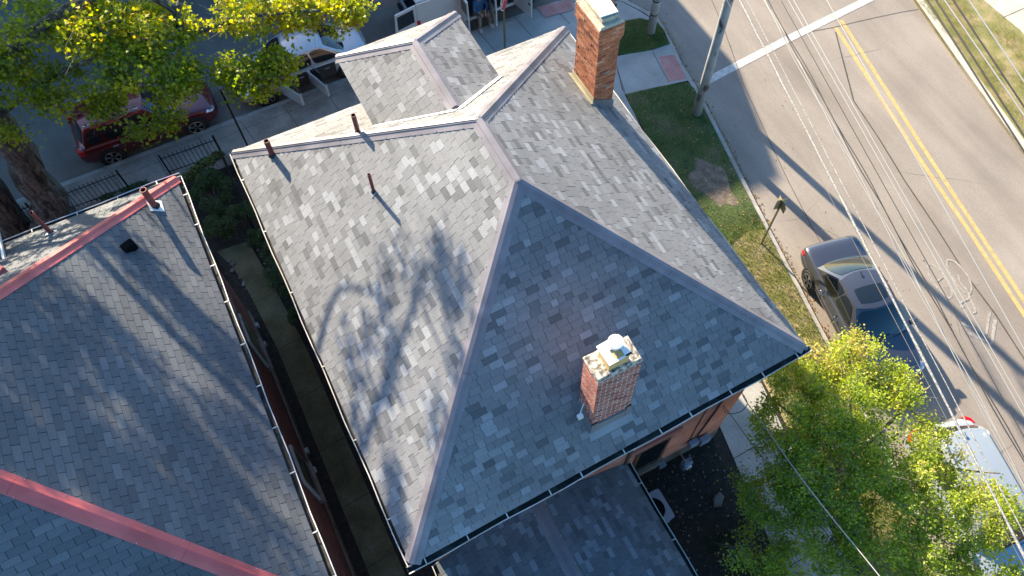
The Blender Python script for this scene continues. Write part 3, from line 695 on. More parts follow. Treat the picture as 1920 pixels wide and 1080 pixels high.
m_ = MB(); m_.box((-16, -11.3, .45), (-6.03, -1.66, 6.32)); nw = m_.build('wall', M['wall_dark'], nb)
m_ = MB(); m_.box((-16.03, -11.33, -.15), (-6.0, -1.63, .45)); m_.build('foundation', M['stone'], nb)
m_ = MB(); m_.box((-16, -11.5, 6.3), (NX, NR_ - .02, 6.37)); m_.build('soffit', M['trim'], nb)
for (y0, y1, z0, z1) in ((-4.0, -3.1, 1.2, 2.9), (-8.0, -7.0, 1.2, 2.9), (-3.9, -3.2, 4.0, 5.3)):
    m_ = MB(); m_.box((-6.026, y0, z0), (-5.96, y1, z1)); wo = m_.build('window', M['sign_grey'], nb)
    m_ = MB(); m_.box((-5.955, y0 + .08, z0 + .08), (-5.945, y1 - .08, z1 - .08)); child(m_, 'pane', M['glass'], wo)
    m_ = MB(); m_.box((-6.026, y0 - .07, z0 - .09), (-5.88, y1 + .07, z0 - .004)); child(m_, 'sill', M['stone'], wo)
for y, z in ((-2.2, .35), (-2.9, .4), (-6.4, .4), (-7.0, .45)):
    m_ = MB(); m_.box((-6.0, y, z - .08), (-5.9, y + .13, z + .08)); m_.build('vent_box', M['sign_grey'], nb, bevel=.01)
vent(-6.30, -2.22, n_RR, nN1, .072, .62, M['redpipe'], nb, M['white_metal'], .16)
vent(-8.42, -1.97, n_RR, nN3, .045, .8, M['redpipe'], nb, M['white_metal'], .12)
m_ = MB(); c = Vector((-6.93, -3.42, on_plane(-6.93, -3.42, n_RR, nN1))); T = Matrix.Translation(c) @ Matrix.Rotation(R(20), 4, 'Z')
m_.box((-.13, -.10, -.05), (.13, .10, .15), .5, 0, T); m_.build('roof_vent', M['black'], nb, bevel=.02)
# its small rear wing, mostly out of frame
q = [(-9.3, NR_ + .05, 7.35), (-9.3, -3.0, 7.35), (-11, -4.4, 8.6), (-11, NR_ + .05, 8.6)]
nw2 = MB(); shingle_plane(nw2, q, '3tab', seed=25); nwo = nw2.build('wing_roof', [M['shingle_dark'], M['underlay']], nb)
m_ = MB(); m_.box((-12.6, -4.4, 6.2), (-9.45, -1.55, 7.33)); m_.build('wing_wall', M['wall_dark'], nb)
m_ = MB(); m_.bar((-9.29, NR_ + .06, 7.33), (-11, NR_ + .06, 8.58), .04, .14); m_.bar((-9.28, NR_ + .04, 7.32), (-9.28, -2.5, 7.32), .05, .08); m_.build('rake_board', M['white_metal'], nb)
caps(nwo, [((-9.75, -3.85, 8.12), (-9.0, -3.4, 8.18), nN3, nN1)], M['red_cap'])

# house across the side street (off frame; outline sized for the shade on the street)
fh = empty('brick_house', (-4, 21, 0), 'unseen brick house across the side street, with a tall block added to shade the passage', 'house')
m_ = MB(); m_.box((-24, 17, -.1), (9.5, 27, 7.4)); m_.box((-15, 18.0, 7.4), (-6.5, 22.5, 13.2)); m_.build('wall', M['wall_side'], fh)  # second box is an added tall block that shades the passage
m_ = MB(); m_.prism([(-24.4, 16.6, 7.4), (9.9, 16.6, 7.4), (9.9, 27.4, 7.4), (-24.4, 27.4, 7.4)], [(-22, 20.0, 11.0), (7.2, 20.0, 11.0), (7.2, 23, 11.0), (-22, 23, 11.0)]); m_.build('roof', M['shingle_dark'], fh)

# ================================================================== VEGETATION
def leaf_mesh(name, centers, size, mat, parent, tones, shape='maple', flat=.5, kind=None, seed=0, upv=None):
    rg = np.random.default_rng(seed); n = len(centers)
    if shape == 'maple':
        L = np.array([(0, -.5), (.16, -.26), (.46, -.22), (.36, .02), (.5, .26), (.2, .2), (0, .55), (-.2, .2), (-.5, .26), (-.36, .02), (-.46, -.22), (-.16, -.26)])
    elif shape == 'oval': L = np.array([(0, -.5), (.26, -.15), (.24, .2), (0, .5), (-.24, .2), (-.26, -.15)])
    else: L = np.array([(-.06, 0), (.06, 0), (.015, 1.0)])
    k = len(L); V = np.zeros((k, 3)); V[:, :2] = L
    if shape != 'blade': V[:, 2] = -np.abs(V[:, 0]) * .5 - V[:, 1] ** 2 * .3
    sz = size * rg.uniform(.6, 1.25, n)
    nrml = rg.normal(size=(n, 3)); nrml /= np.linalg.norm(nrml, axis=1)[:, None]; nrml[:, 2] = np.abs(nrml[:, 2]); nrml = nrml * (1 - flat) + np.array([0, 0, 1.]) * flat
    nrml /= np.linalg.norm(nrml, axis=1)[:, None]
    if shape == 'blade':
        yv_ = rg.normal(size=(n, 3)) * .45 + np.array([0, 0, 1.]); yv_ /= np.linalg.norm(yv_, axis=1)[:, None]
        xv = np.cross(yv_, rg.normal(size=(n, 3))); xv /= np.linalg.norm(xv, axis=1)[:, None]; nrml = np.cross(xv, yv_)
    else:
        xv = np.cross(nrml, rg.normal(size=(n, 3))); xv /= np.linalg.norm(xv, axis=1)[:, None]; yv_ = np.cross(nrml, xv)
    P = centers[:, None, :] + sz[:, None, None] * (V[None, :, 0:1] * xv[:, None] + V[None, :, 1:2] * yv_[:, None] + V[None, :, 2:3] * nrml[:, None])
    P = P.reshape(-1, 3); me = bpy.data.meshes.new(name)
    me.vertices.add(n * k); me.vertices.foreach_set('co', P.ravel().astype(np.float32))
    me.loops.add(n * k); me.loops.foreach_set('vertex_index', np.arange(n * k, dtype=np.int32))
    me.polygons.add(n); me.polygons.foreach_set('loop_start', np.arange(0, n * k, k, dtype=np.int32)); me.polygons.foreach_set('loop_total', np.full(n, k, dtype=np.int32))
    me.update(calc_edges=True); a = me.attributes.new('tone', 'FLOAT', 'FACE'); a.data.foreach_set('value', np.clip(tones, 0, 1).astype(np.float32))
    me.materials.append(mat); o = bpy.data.objects.new(name, me); COL.objects.link(o); adopt(o, parent)
    if kind: o['kind'] = kind
    return o

def grow(tree_e, limbs, blobs, nclus, perclus, size, mat, shape, seed, crad=.38, twigr=.012, bark='bark', trunk_n=14):
    """limbs: list of (points, radii); blobs: (centre, radii, weight, tone); thin branches reach from the limbs to every leaf cluster"""
    rg = np.random.default_rng(seed); random.seed(seed)
    nodes = []; tr = MB()
    for li, (pts, rad) in enumerate(limbs):
        P = [Vector(p) for p in pts]; F = []; Fr = []
        for i in range(len(P) - 1):
            a_, b_, c_, d_ = P[max(i - 1, 0)], P[i], P[i + 1], P[min(i + 2, len(P) - 1)]
            for q in range(5):
                t = q / 5; F.append(.5 * ((2 * b_) + (c_ - a_) * t + (2 * a_ - 5 * b_ + 4 * c_ - d_) * t * t + (3 * b_ - a_ - 3 * c_ + d_) * t ** 3) + Vector(rg.normal(size=3)) * rad[i] * .12); Fr.append(rad[i] * (1 - t) + rad[i + 1] * t)
        F.append(P[-1]); Fr.append(rad[-1]); tr.tube(F, Fr, trunk_n if rad[0] > .12 else 7, .5, 0, jit=.07)
        nodes += [(f, r) for f, r in zip(F, Fr) if r < max(rad) * .7 or li > 0]
    tr.build('trunk', M[bark], tree_e, smooth=True)
    wts = np.array([b[2] for b in blobs], float); wts /= wts.sum(); cl = []
    for i in range(nclus):
        b = blobs[rg.choice(len(blobs), p=wts)]; d = rg.normal(size=3); d /= np.linalg.norm(d)
        cl.append((Vector(b[0]) + Vector(d * np.array(b[1]) * rg.uniform(.25, 1) ** .5), b[3]))
    br = MB(); npos = np.array([tuple(n_[0]) for n_ in nodes]); nrad = [n_[1] for n_ in nodes]
    order = sorted(cl, key=lambda c: np.min(np.linalg.norm(npos - np.array(c[0]), axis=1)))
    cen = []; ton = []
    for c, tb in order:
        d = np.linalg.norm(npos - np.array(c), axis=1); k = int(np.argmin(d)); s_ = Vector(npos[k]); L = (c - s_).length
        r0 = min(nrad[k] * .75, .006 + .016 * L + twigr); mid = s_.lerp(c, .5) + Vector(rg.normal(size=3)) * L * .12 + Vector((0, 0, L * .08))
        F = [s_, s_.lerp(mid, .5) + Vector(rg.normal(size=3)) * L * .04, mid, mid.lerp(c, .5) + Vector(rg.normal(size=3)) * L * .04, c]
        br.tube(F, [r0, r0 * .85, r0 * .65, r0 * .5, r0 * .3 + .002], 5, cap=False)
        npos = np.vstack([npos, [tuple(F[2]), tuple(F[3]), tuple(c)]]); nrad += [r0 * .65, r0 * .5, max(r0 * .4, .006)]
        m = max(4, int(perclus * rg.uniform(.5, 1.4))); q = rg.normal(size=(m, 3)) * crad * np.array([1, 1, .55]) * .6
        # sprigs: a few fine twigs inside the cluster
        for t in range(4):
            e = c + Vector(rg.normal(size=3)) * crad * .8; br.tube([c, c.lerp(e, .5) + Vector((0, 0, .03)), e], [.006, .005, .003], 4, cap=False)
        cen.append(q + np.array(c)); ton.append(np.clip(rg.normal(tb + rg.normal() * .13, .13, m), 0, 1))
    br.build('branches', M['twig'], tree_e, smooth=True)
    cen = np.vstack(cen); ton = np.concatenate(ton)
    leaf_mesh('crown', cen, size, mat, tree_e, ton, shape, .15, seed=seed)

# big maple, upper left
t1 = empty('maple_tree', (-10.3, 4.3, 0), 'big twin-trunked maple with yellow-green leaves over the red car, upper left', 'tree')
A_ = lambda x, y, z: tuple(at(x, y, z))
tb = Vector((-10.0, 4.0, 0))
limbs = [([A_(112, 425, 0), A_(60, 330, 2.2), A_(15, 255, 4.0), A_(-50, 160, 6), A_(-80, 60, 8)], [.62, .46, .42, .34, .26]),
         ([A_(20, 430, 0), A_(-25, 340, 2.2), A_(-110, 220, 4.5), A_(-260, 60, 8)], [.55, .42, .36, .26]),
         ([A_(-50, 160, 6), A_(60, 60, 6.6), A_(140, 10, 7.0), A_(240, -30, 7.4)], [.2, .14, .11, .07]),
         ([A_(240, -30, 7.4), A_(330, 20, 6.6), A_(342, 75, 6.1), A_(380, 55, 6.2), A_(480, 30, 6.4), A_(600, 20, 6.6)], [.12, .11, .10, .08, .05, .03]),
         ([A_(330, 20, 6.6), A_(360, -40, 7.0), A_(430, -120, 7.6)], [.09, .08, .06]),
         ([A_(-80, 60, 8), A_(40, -80, 9)], [.22, .10]),
         ([A_(-80, 60, 8), A_(-150, -100, 10), A_(-100, -300, 12)], [.22, .18, .1]),
         ([(-10.8, 4.2, 9.5), (-8.5, 3.6, 11.0), (-6.2, 3.2, 12.0), (-3.4, 3.0, 12.9)], [.15, .10, .07, .03]), ([(-10.8, 4.2, 9.5), (-8.6, 4.0, 10.5), (-6.8, 3.6, 10.9), (-5.0, 3.5, 11.4), (-4.3, 3.5, 12.6)], [.12, .08, .06, .04, .02]), ([(-10.8, 4.2, 9.5), (-11.3, 3.6, 12), (-11.8, 3, 14.5)], [.22, .15, .06]), ([A_(-15, 230, 4.6), A_(60, 170, 5.4), A_(150, 120, 6.0), A_(260, 90, 6.2)], [.08, .06, .04, .02])]
def PB(x, y, z, rx, rz, wt, tone): return (A_(x, y, z), (rx, rx, rz), wt * 1.5, tone)
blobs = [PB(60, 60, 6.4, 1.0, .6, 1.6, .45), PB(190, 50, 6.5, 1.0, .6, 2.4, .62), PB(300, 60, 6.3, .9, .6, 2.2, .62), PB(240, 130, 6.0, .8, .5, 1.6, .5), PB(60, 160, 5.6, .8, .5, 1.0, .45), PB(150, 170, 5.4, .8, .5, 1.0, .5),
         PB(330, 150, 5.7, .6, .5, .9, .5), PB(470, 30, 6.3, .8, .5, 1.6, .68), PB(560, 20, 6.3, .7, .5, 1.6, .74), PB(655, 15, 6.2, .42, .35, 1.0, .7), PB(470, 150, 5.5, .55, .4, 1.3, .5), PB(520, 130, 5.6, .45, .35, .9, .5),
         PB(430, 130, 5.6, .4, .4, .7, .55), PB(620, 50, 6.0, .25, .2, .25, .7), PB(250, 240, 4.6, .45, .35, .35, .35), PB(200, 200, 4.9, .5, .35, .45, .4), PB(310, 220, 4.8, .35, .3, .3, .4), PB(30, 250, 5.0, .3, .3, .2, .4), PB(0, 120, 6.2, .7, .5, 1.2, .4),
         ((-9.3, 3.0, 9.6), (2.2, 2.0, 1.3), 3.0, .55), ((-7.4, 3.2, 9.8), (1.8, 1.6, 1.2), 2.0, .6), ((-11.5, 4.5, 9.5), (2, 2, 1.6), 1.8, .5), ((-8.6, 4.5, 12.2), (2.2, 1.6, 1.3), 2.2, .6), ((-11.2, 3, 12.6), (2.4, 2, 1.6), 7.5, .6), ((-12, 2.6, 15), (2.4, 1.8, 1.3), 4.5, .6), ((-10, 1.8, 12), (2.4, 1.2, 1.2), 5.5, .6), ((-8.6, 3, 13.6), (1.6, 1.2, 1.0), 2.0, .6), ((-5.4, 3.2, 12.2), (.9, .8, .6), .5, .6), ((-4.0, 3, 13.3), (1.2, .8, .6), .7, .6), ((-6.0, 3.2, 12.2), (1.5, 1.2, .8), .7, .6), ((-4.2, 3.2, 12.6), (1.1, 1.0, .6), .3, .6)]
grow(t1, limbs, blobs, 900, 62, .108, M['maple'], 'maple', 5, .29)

# street tree, lower right
t2 = empty('street_tree', (5.9, -13.4, 0), 'small yellow-green street tree hiding the white car, lower right', 'tree')
c0 = Vector((5.75, -13.5, 0))
limbs = [([c0, c0 + Vector((-.1, .1, 1.4)), c0 + Vector((-.25, .2, 2.3))], [.14, .11, .09])]
for ex_, ey_, ez_ in ((-2.4, .6, 3.6), (-1.6, 2.3, 3.9), (.6, 2.2, 4.4), (1.6, .6, 4.4), (1.7, -1.6, 4.2), (-.4, -2.2, 4.4), (-2.3, -1.2, 3.7), (-.5, .2, 5.4)):
    e = c0 + Vector((ex_, ey_, ez_)); b = c0 + Vector((-.2, .2, random.uniform(1.6, 2.3))); limbs.append(([b, b.lerp(e, .5) + Vector((0, 0, .35)), e], [.07, .045, .015]))
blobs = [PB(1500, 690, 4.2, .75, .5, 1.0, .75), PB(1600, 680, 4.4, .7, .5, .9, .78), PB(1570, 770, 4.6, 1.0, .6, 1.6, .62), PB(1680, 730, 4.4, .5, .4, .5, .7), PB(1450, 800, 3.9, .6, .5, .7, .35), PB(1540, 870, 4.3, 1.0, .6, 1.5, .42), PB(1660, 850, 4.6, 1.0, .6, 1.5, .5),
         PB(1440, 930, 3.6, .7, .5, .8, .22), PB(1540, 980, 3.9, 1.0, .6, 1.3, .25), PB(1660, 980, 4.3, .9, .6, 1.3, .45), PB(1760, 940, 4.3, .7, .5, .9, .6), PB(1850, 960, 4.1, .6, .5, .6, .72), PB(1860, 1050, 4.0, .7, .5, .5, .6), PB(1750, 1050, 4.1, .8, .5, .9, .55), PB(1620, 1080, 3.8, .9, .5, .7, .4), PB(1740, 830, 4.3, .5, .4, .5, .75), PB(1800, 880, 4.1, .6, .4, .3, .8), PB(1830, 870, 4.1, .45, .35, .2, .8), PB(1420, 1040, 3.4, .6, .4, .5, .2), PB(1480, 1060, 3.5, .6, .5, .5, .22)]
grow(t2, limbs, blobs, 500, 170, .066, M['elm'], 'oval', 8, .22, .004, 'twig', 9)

def bush(name, label, c, r, n, size, mat, shape='oval', tone=.4, seed=1, group=None, lumps=14):
    rg = np.random.default_rng(seed); e = empty(name, (c[0], c[1], 0), label, 'bush', group); st = MB(); C_ = []
    per = n // lumps
    for i in range(lumps):
        a = rg.uniform(0, 6.28); q = rg.uniform(0, .75) ** .5; p = np.array([c[0] + r[0] * q * math.cos(a), c[1] + r[1] * q * math.sin(a), c[2] + r[2] * rg.uniform(-.1, .8) * (1 - q * .6)])
        d = rg.normal(size=(per, 3)); d /= np.linalg.norm(d, axis=1)[:, None]; d[:, 2] = np.abs(d[:, 2])
        C_.append(p + d * np.array([r[0], r[1], r[2]]) * .33 * rg.uniform(.5, 1.05, (per, 1)))
        st.tube([(c[0], c[1], 0), tuple((np.array([c[0], c[1], 0]) + p) / 2 + rg.normal(size=3) * .03), tuple(p)], [.015, .01, .005], 5, cap=False)
    st.build('stem', M['twig'], e); P = np.vstack(C_); P[:, 2] = np.maximum(P[:, 2], .02)
    leaf_mesh('foliage', P, size, mat, e, rg.normal(tone, .18, len(P)), shape, .5, seed=seed); return e
bush('leafy_bush', 'broad-leaved bush with yellowing leaves inside the garden fence corner', (-5.65, 4.0, .35), (.75, .55, .45), 2200, .13, M['bushleaf'], 'oval', .75, 1)
bush('leafy_bush', 'dark spreading bush in the garden between the two roofs', (-5.75, 2.9, .4), (.8, .9, .5), 4200, .07, M['bushleaf'], 'oval', .3, 2)
bush('leafy_bush', 'dark green bush at the passage end nearest the arch', (-5.6, 1.7, .35), (.8, .7, .45), 3800, .08, M['bushleaf'], 'oval', .4, 3)
bush('leafy_bush', 'small bush against the central house wall beside the mossy path', (-4.75, -.9, .3), (.5, .8, .4), 2200, .06, M['bushleaf'], 'oval', .2, 4)
bush('leafy_bush', 'dark low bush halfway along the passage by the central house wall', (-4.72, -2.3, .3), (.35, .7, .35), 2200, .06, M['bushleaf'], 'oval', .12, 14)
bush('leafy_bush', 'dark bush just beside the garden arch posts', (-4.85, .45, .35), (.45, .6, .45), 2600, .07, M['bushleaf'], 'oval', .2, 15)
bush('evergreen_shrub', 'dark evergreen shrub on the bare soil under the street tree', (3.0, -13.7, .5), (1.2, .8, .7), 9000, .09, M['evergreen'], 'blade', .4, 5, lumps=40)
bush('ivy_bed', 'low ivy bed behind the short fence beside the neighbour roof', (-8.4, 4.5, .1), (1.0, .35, .12), 2600, .07, M['bushleaf'], 'oval', .15, 6)
bush('ivy_bed', 'low ivy bed under the maple trunk at the left frame edge', (-11.3, 3.9, .1), (.9, .6, .12), 2200, .07, M['bushleaf'], 'oval', .15, 7)

def inpoly(x, y, poly):
    c = np.zeros(len(x), bool); n = len(poly); jn = n - 1
    for i in range(n):
        xi, yi = poly[i]; xj, yj = poly[jn]
        c ^= ((yi > y) != (yj > y)) & (x < (xj - xi) * (y - yi) / (yj - yi + 1e-12) + xi); jn = i
    return c
def scatter(poly, n, seed, z=.02, ymin=None):
    rg = np.random.default_rng(seed); P = np.array(poly); lo, hi = P.min(0), P.max(0)
    if ymin is not None: lo[1] = max(lo[1], ymin)
    q = rg.uniform(lo, hi, (n * 3, 2)); q = q[inpoly(q[:, 0], q[:, 1], poly)][:n]
    return np.c_[q, np.full(len(q), z)]
rg = np.random.default_rng(3)
def clump(P, f=1.3, seed=0):
    r = np.random.default_rng(seed); o = np.zeros(len(P))
    for i in range(6):
        a = r.uniform(0, 6.28); k = f * r.uniform(.6, 2.6); o += np.sin(P[:, 0] * math.cos(a) * k + P[:, 1] * math.sin(a) * k + r.uniform(0, 6))
    return o / 3
for nm, poly, n_, seed in (('grass', GA, 7000, 31), ('grass', GB, 42000, 32)):
    P = scatter(poly, n_, seed, .02, -16); cl = clump(P, 2.2, seed)
    bare = np.hypot((P[:, 0] - 8.75) / .8, (P[:, 1] + 3.9) / 1.35) + rg.normal(0, .3, len(P)); keep = (bare > .95) & (cl + rg.normal(0, .5, len(P)) > -1.1); P = P[keep]
    o = leaf_mesh(nm, P, .075, M['grassblade'], None, .45 + .3 * cl[keep] + rg.normal(0, .2, len(P)), 'blade', seed=seed, kind='stuff')
    tag(o, 'green grass on the small plot at the street corner' if n_ < 9000 else 'green and yellowing grass strip along the kerb of the main street', 'grass')
SL = [(8.9, -5.2), (9.4, -5.2), (9.12, -6.6), (8.58, -9.35), (8.28, -11.0), (7.0, -17), (5.2, -17), (6.3, -10), (7.1, -6.5)]
P = scatter(SL, 20000, 37, .02); P = P[P[:, 1] < -5.6 + rg.normal(0, .5, len(P))]; cl = clump(P, 2.6, 9); tag(leaf_mesh('grass', P, .095, M['grassdry'], None, .45 + .22 * cl + rg.normal(0, .2, len(P)), 'blade', seed=36, kind='stuff'), 'longer yellow-green sunlit grass between the central roof and the blue car', 'grass')  # longer drier blades, with the sunlit tone put into their colour
P = scatter([(20.2, .5), (22.2, .3), (22.1, -3.4), (21.1, -9.4), (17.8, -9.5), (18.9, -7.2), (19.6, -3.6)], 26000, 34); cl = clump(P, 2.0, 4); k = cl + rg.normal(0, .4, len(P)) > -.25; P = P[k]
tag(leaf_mesh('grass', P, .075, M['grassdry'], None, .4 + .3 * cl[k] + rg.normal(0, .2, len(P)), 'blade', seed=35, kind='stuff'), 'patchy dry grass across the main street, upper right', 'grass')
# fallen leaves: on the grass, along the kerbs, on the soil
parts = [scatter(GB, 420, 41, .035, -14), scatter(GA, 30, 42, .035), scatter([(1.3, -11.1), (3.8, -11.1), (3.6, -13.5), (1.3, -13.5)], 18, 43, .02)]
ks = KB[7:21]
for i in range(len(ks) - 1):
    a, b = ks[i], ks[i + 1]; n_ = int(math.hypot(a[0] - b[0], a[1] - b[1]) * 55); t = rg.uniform(0, 1, n_); d = np.abs(rg.normal(0, .09, n_))
    parts.append(np.c_[a[0] + (b[0] - a[0]) * t + d + .02, a[1] + (b[1] - a[1]) * t, np.full(n_, ZR + .02)])
q = scatter([(9, -12), (13, -12), (14, 4), (11, 4)], 70, 45, ZR + .015); parts.append(q)
P = np.vstack(parts); tag(leaf_mesh('fallen_leaves', P, .06, M['litter'], None, rg.uniform(0, 1, len(P)), 'maple', .75, 'stuff', 44), 'fallen brown leaves along the kerb and on the grass', 'fallen leaves')
P = scatter([(1.2, -11.1), (3.9, -11.0), (3.7, -14), (1.2, -14)], 160, 47, .01); mb = MB()
for p in P:
    s_ = random.uniform(.012, .035); lathe(mb, p, [(s_, 0), (s_ * .9, s_ * .5), (s_ * .3, s_ * .7)], 5, random.random())
tag(mb.build('pebbles', M['rockm'], None, kind='stuff'), 'small pale pebbles scattered on the dark soil', 'pebbles')

# ================================================================== STREET FURNITURE
def pole(x, y, h, r0, r1, label, group, bands=()):
    e = empty('utility_pole', (x, y, 0), label, 'utility pole', group); m_ = MB()
    m_.tube([(x, y, -.05), (x, y, h * .3), (x, y, h * .6), (x, y, h)], [r0, r0 * .9, r0 * .8, r1], 18, jit=.015); m_.build('shaft', M['pole'], e, smooth=True)
    for z in bands:
        m_ = MB(); lathe(m_, (x, y, z), [(r0 * .99, 0), (r0 * .99, .05)], 18); m_.build('band', M['iron'], e)
    return e
p1 = pole(9.88, -1.19, 9.5, .165, .12, 'slim pole with peeling white paint standing in the lawn near the stop line', 'poles by the corner')
p2 = pole(10.5, 2.74, 12, .15, .12, 'banded grey pole in the small corner lawn beside the red paving', 'poles by the corner', (.9, 1.5, 1.62, 2.1))
for z in (8.2, 9.4, 10.6):
    m_ = MB(); m_.bar((9.6, 2.9, z), (12.4, 2.5, z), .1, .1); m_.build('crossarm', M['twig'], p2)
# stop sign
def post_sign(name, x, y, h, label, cat, mat, r=.03):
    e = empty(name, (x, y, 0), label, cat); m_ = MB(); m_.bar((x, y, -.05), (x, y, h), r * 2, r * 1.3, up=Vector((0, 1, 0))); m_.build('post', mat, e); return e
st = post_sign('stop_sign', 5.41, 4.38, 2.75, 'red octagonal stop sign on a green post, seen from its side above the roof', 'stop sign', M['postgreen'])
T = Matrix.Translation((5.41, 4.38, 2.4)) @ Matrix.Rotation(R(44), 4, 'Z')
def octa(r, y0, y1, mat, name):
    m_ = MB(); pts = [(r * math.cos(R(22.5 + 45 * k)), r * math.sin(R(22.5 + 45 * k))) for k in range(8)]
    m_.prism([T @ Vector((a, y0, b)) for a, b in pts], [T @ Vector((a, y1, b)) for a, b in pts]); return m_.build(name, mat, st)
octa(.41, -.045, -.03, M['stop_white'], 'border'); octa(.385, -.05, -.046, M['stop_red'], 'face')
tx = bpy.data.curves.new('lettering', 'FONT'); tx.body = 'STOP'; tx.size = .3; tx.align_x = 'CENTER'; tx.align_y = 'CENTER'; tx.extrude = .001
to = bpy.data.objects.new('lettering', tx); COL.objects.link(to); tx.materials.append(M['stop_white']); to.matrix_world = T @ Matrix.Translation((0, -.053, 0)) @ Matrix.Rotation(R(90), 4, 'X'); 
bpy.context.view_layer.update(); tm = bpy.data.meshes.new_from_object(to.evaluated_get(bpy.context.evaluated_depsgraph_get())); tm.transform(to.matrix_world); bpy.data.objects.remove(to)
to = bpy.data.objects.new('lettering', tm); COL.objects.link(to); adopt(to, st)
# parking sign with tan back, right
ps = post_sign('street_sign', 8.79, -6.46, 2.35, 'tan-backed square sign on an olive post at the kerb behind the blue car', 'street sign', M['postgreen'], .028)
m_ = MB(); T2 = Matrix.Translation((8.79, -6.46, 2.12)) @ Matrix.Rotation(R(-12), 4, 'Z'); m_.box((-.16, .03, -.23), (.16, .036, .23), .5, 0, T2); m_.build('sign_plate', M['sign_back'], ps)
m_ = MB(); T2 = Matrix.Translation((8.79, -6.46, 2.12)) @ Matrix.Rotation(R(78), 4, 'Z'); m_.box((-.22, -.036, -.16), (.22, -.03, .16), .5, 0, T2); m_.build('sign_plate', M['sign_back'], ps)
# sign seen edge-on, left
ls = post_sign('street_sign', -4.13, 4.35, 3.0, 'dark post with an edge-on grey sign between the red car and the white sedan', 'street sign', M['postblack'], .03)
m_ = MB(); T2 = Matrix.Translation((-4.13, 4.35, 2.75)) @ Matrix.Rotation(R(-75), 4, 'Z'); m_.box((-.16, .03, -.25), (.16, .036, .22), .5, 0, T2); m_.build('sign_plate', M['sign_grey'], ls)

# iron fences
def fence(a, b, h, label, sp=.13, top=True):
    a = Vector((*a, 0)); b = Vector((*b, 0)); L = (b - a).length; d = (b - a).normalized()
    e = empty('iron_fence', tuple(a), label, 'fence', 'black iron fences round the gardens'); m_ = MB(); n = int(L / sp)
    for i in range(n + 1):
        p = a + d * (L * i / n); m_.bar(p, p + Vector((0, 0, h)), .016, .016, up=Vector((0, 1, 0))); lathe(m_, p + Vector((0, 0, h)), [(.016, 0), (.002, .06)], 5)
    m_.build('pickets', M['iron'], e)
    for z in (.12, h - .1): m_ = MB(); m_.bar(a + Vector((0, 0, z)), b + Vector((0, 0, z)), .03, .02); m_.build('rail', M['iron'], e)
    for p in (a, b): m_ = MB(); m_.bar(p, p + Vector((0, 0, h + .1)), .05, .05, up=Vector((0, 1, 0))); m_.build('post', M['iron'], e)
fence((-10.25, 4.75), (-8.1, 4.72), .9, 'iron fence section in front of the maple, behind the neighbour roof')
fence((-12.2, 4.8), (-10.9, 4.78), .9, 'iron fence section left of the maple trunks at the frame edge')
fence((-6.75, 4.68), (-5.0, 4.62), .9, 'iron fence section along the pavement in front of the yellowing bush')
fence((-4.98, 4.6), (-4.98, 1.2), .95, 'iron fence running back beside the central house wall', .11)
m_ = MB(); m_.box((-4.82, 4.0, 0), (-4.5, 4.45, .22)); m_.box((-4.8, 3.5, 0), (-4.5, 3.96, .12)); tag(m_.build('stone_block', M['kerb_light'], None, bevel=.02), 'pale stone step by the garden fence corner', 'stone')
# arch trellis in the passage
ar = empty('garden_arch', (-5.7, 0, 0), 'thin iron garden arch over the mossy path', 'garden arch')
for yy, h in ((.35, 1.9), (-.05, 1.9)):
    m_ = MB(); m_.tube([(-6.3 + .95 * (1 - math.cos(a)) / 2 * 1.2, yy, 1.2 + .65 * math.sin(a)) for a in np.linspace(0, math.pi, 12)], .012, 6); m_.bar((-6.3, yy, 0), (-6.3, yy, 1.2), .02, .02); m_.bar((-5.16, yy, 0), (-5.16, yy, 1.2), .02, .02); m_.build('hoop', M['iron'], ar)
m_ = MB()
for a in np.linspace(.15, math.pi - .15, 8): x = -6.3 + .95 * (1 - math.cos(a)) / 2 * 1.2; z = 1.2 + .65 * math.sin(a); m_.bar((x, -.05, z), (x, .35, z), .01, .01)
m_.build('rungs', M['iron'], ar)
# stones edging the passage bed
rg2 = random.Random(5); cnt = 0
for i in range(16):
    x, y = (-6.05 + .03 * i + rg2.uniform(-.08, .08), .55 - .17 * i + rg2.uniform(-.05, .05)) if i < 9 else (-5.25 + rg2.uniform(-.06, .06) + .03 * (i - 9), 1.1 - .28 * (i - 9))
    s_ = rg2.uniform(.035, .075); m_ = MB(); lathe(m_, (x, y, 0), [(s_, 0), (s_ * 1.05, s_ * .4), (s_ * .6, s_ * .8)], 7); tag(m_.build('edging_stone', M['rockm'], None, bevel=.01), 'fist-sized stone edging the bed in the passage between the houses', 'stone', 'stones edging the passage bed')
# rock on the soil
m_ = MB(); c = at(1345, 937); pl = [(-.22, -.12), (-.02, -.2), (.2, -.02), (.17, .15), (.0, .13), (-.12, .05)]
m_.prism([(c.x + a, c.y + b, -.01) for a, b in pl], [(c.x + a * .85, c.y + b * .85, .09 + random.uniform(0, .03)) for a, b in pl]); tag(m_.build('rock', M['rockm'], None, bevel=.02), 'flat grey rock lying on the dark soil by the shrub', 'rock')
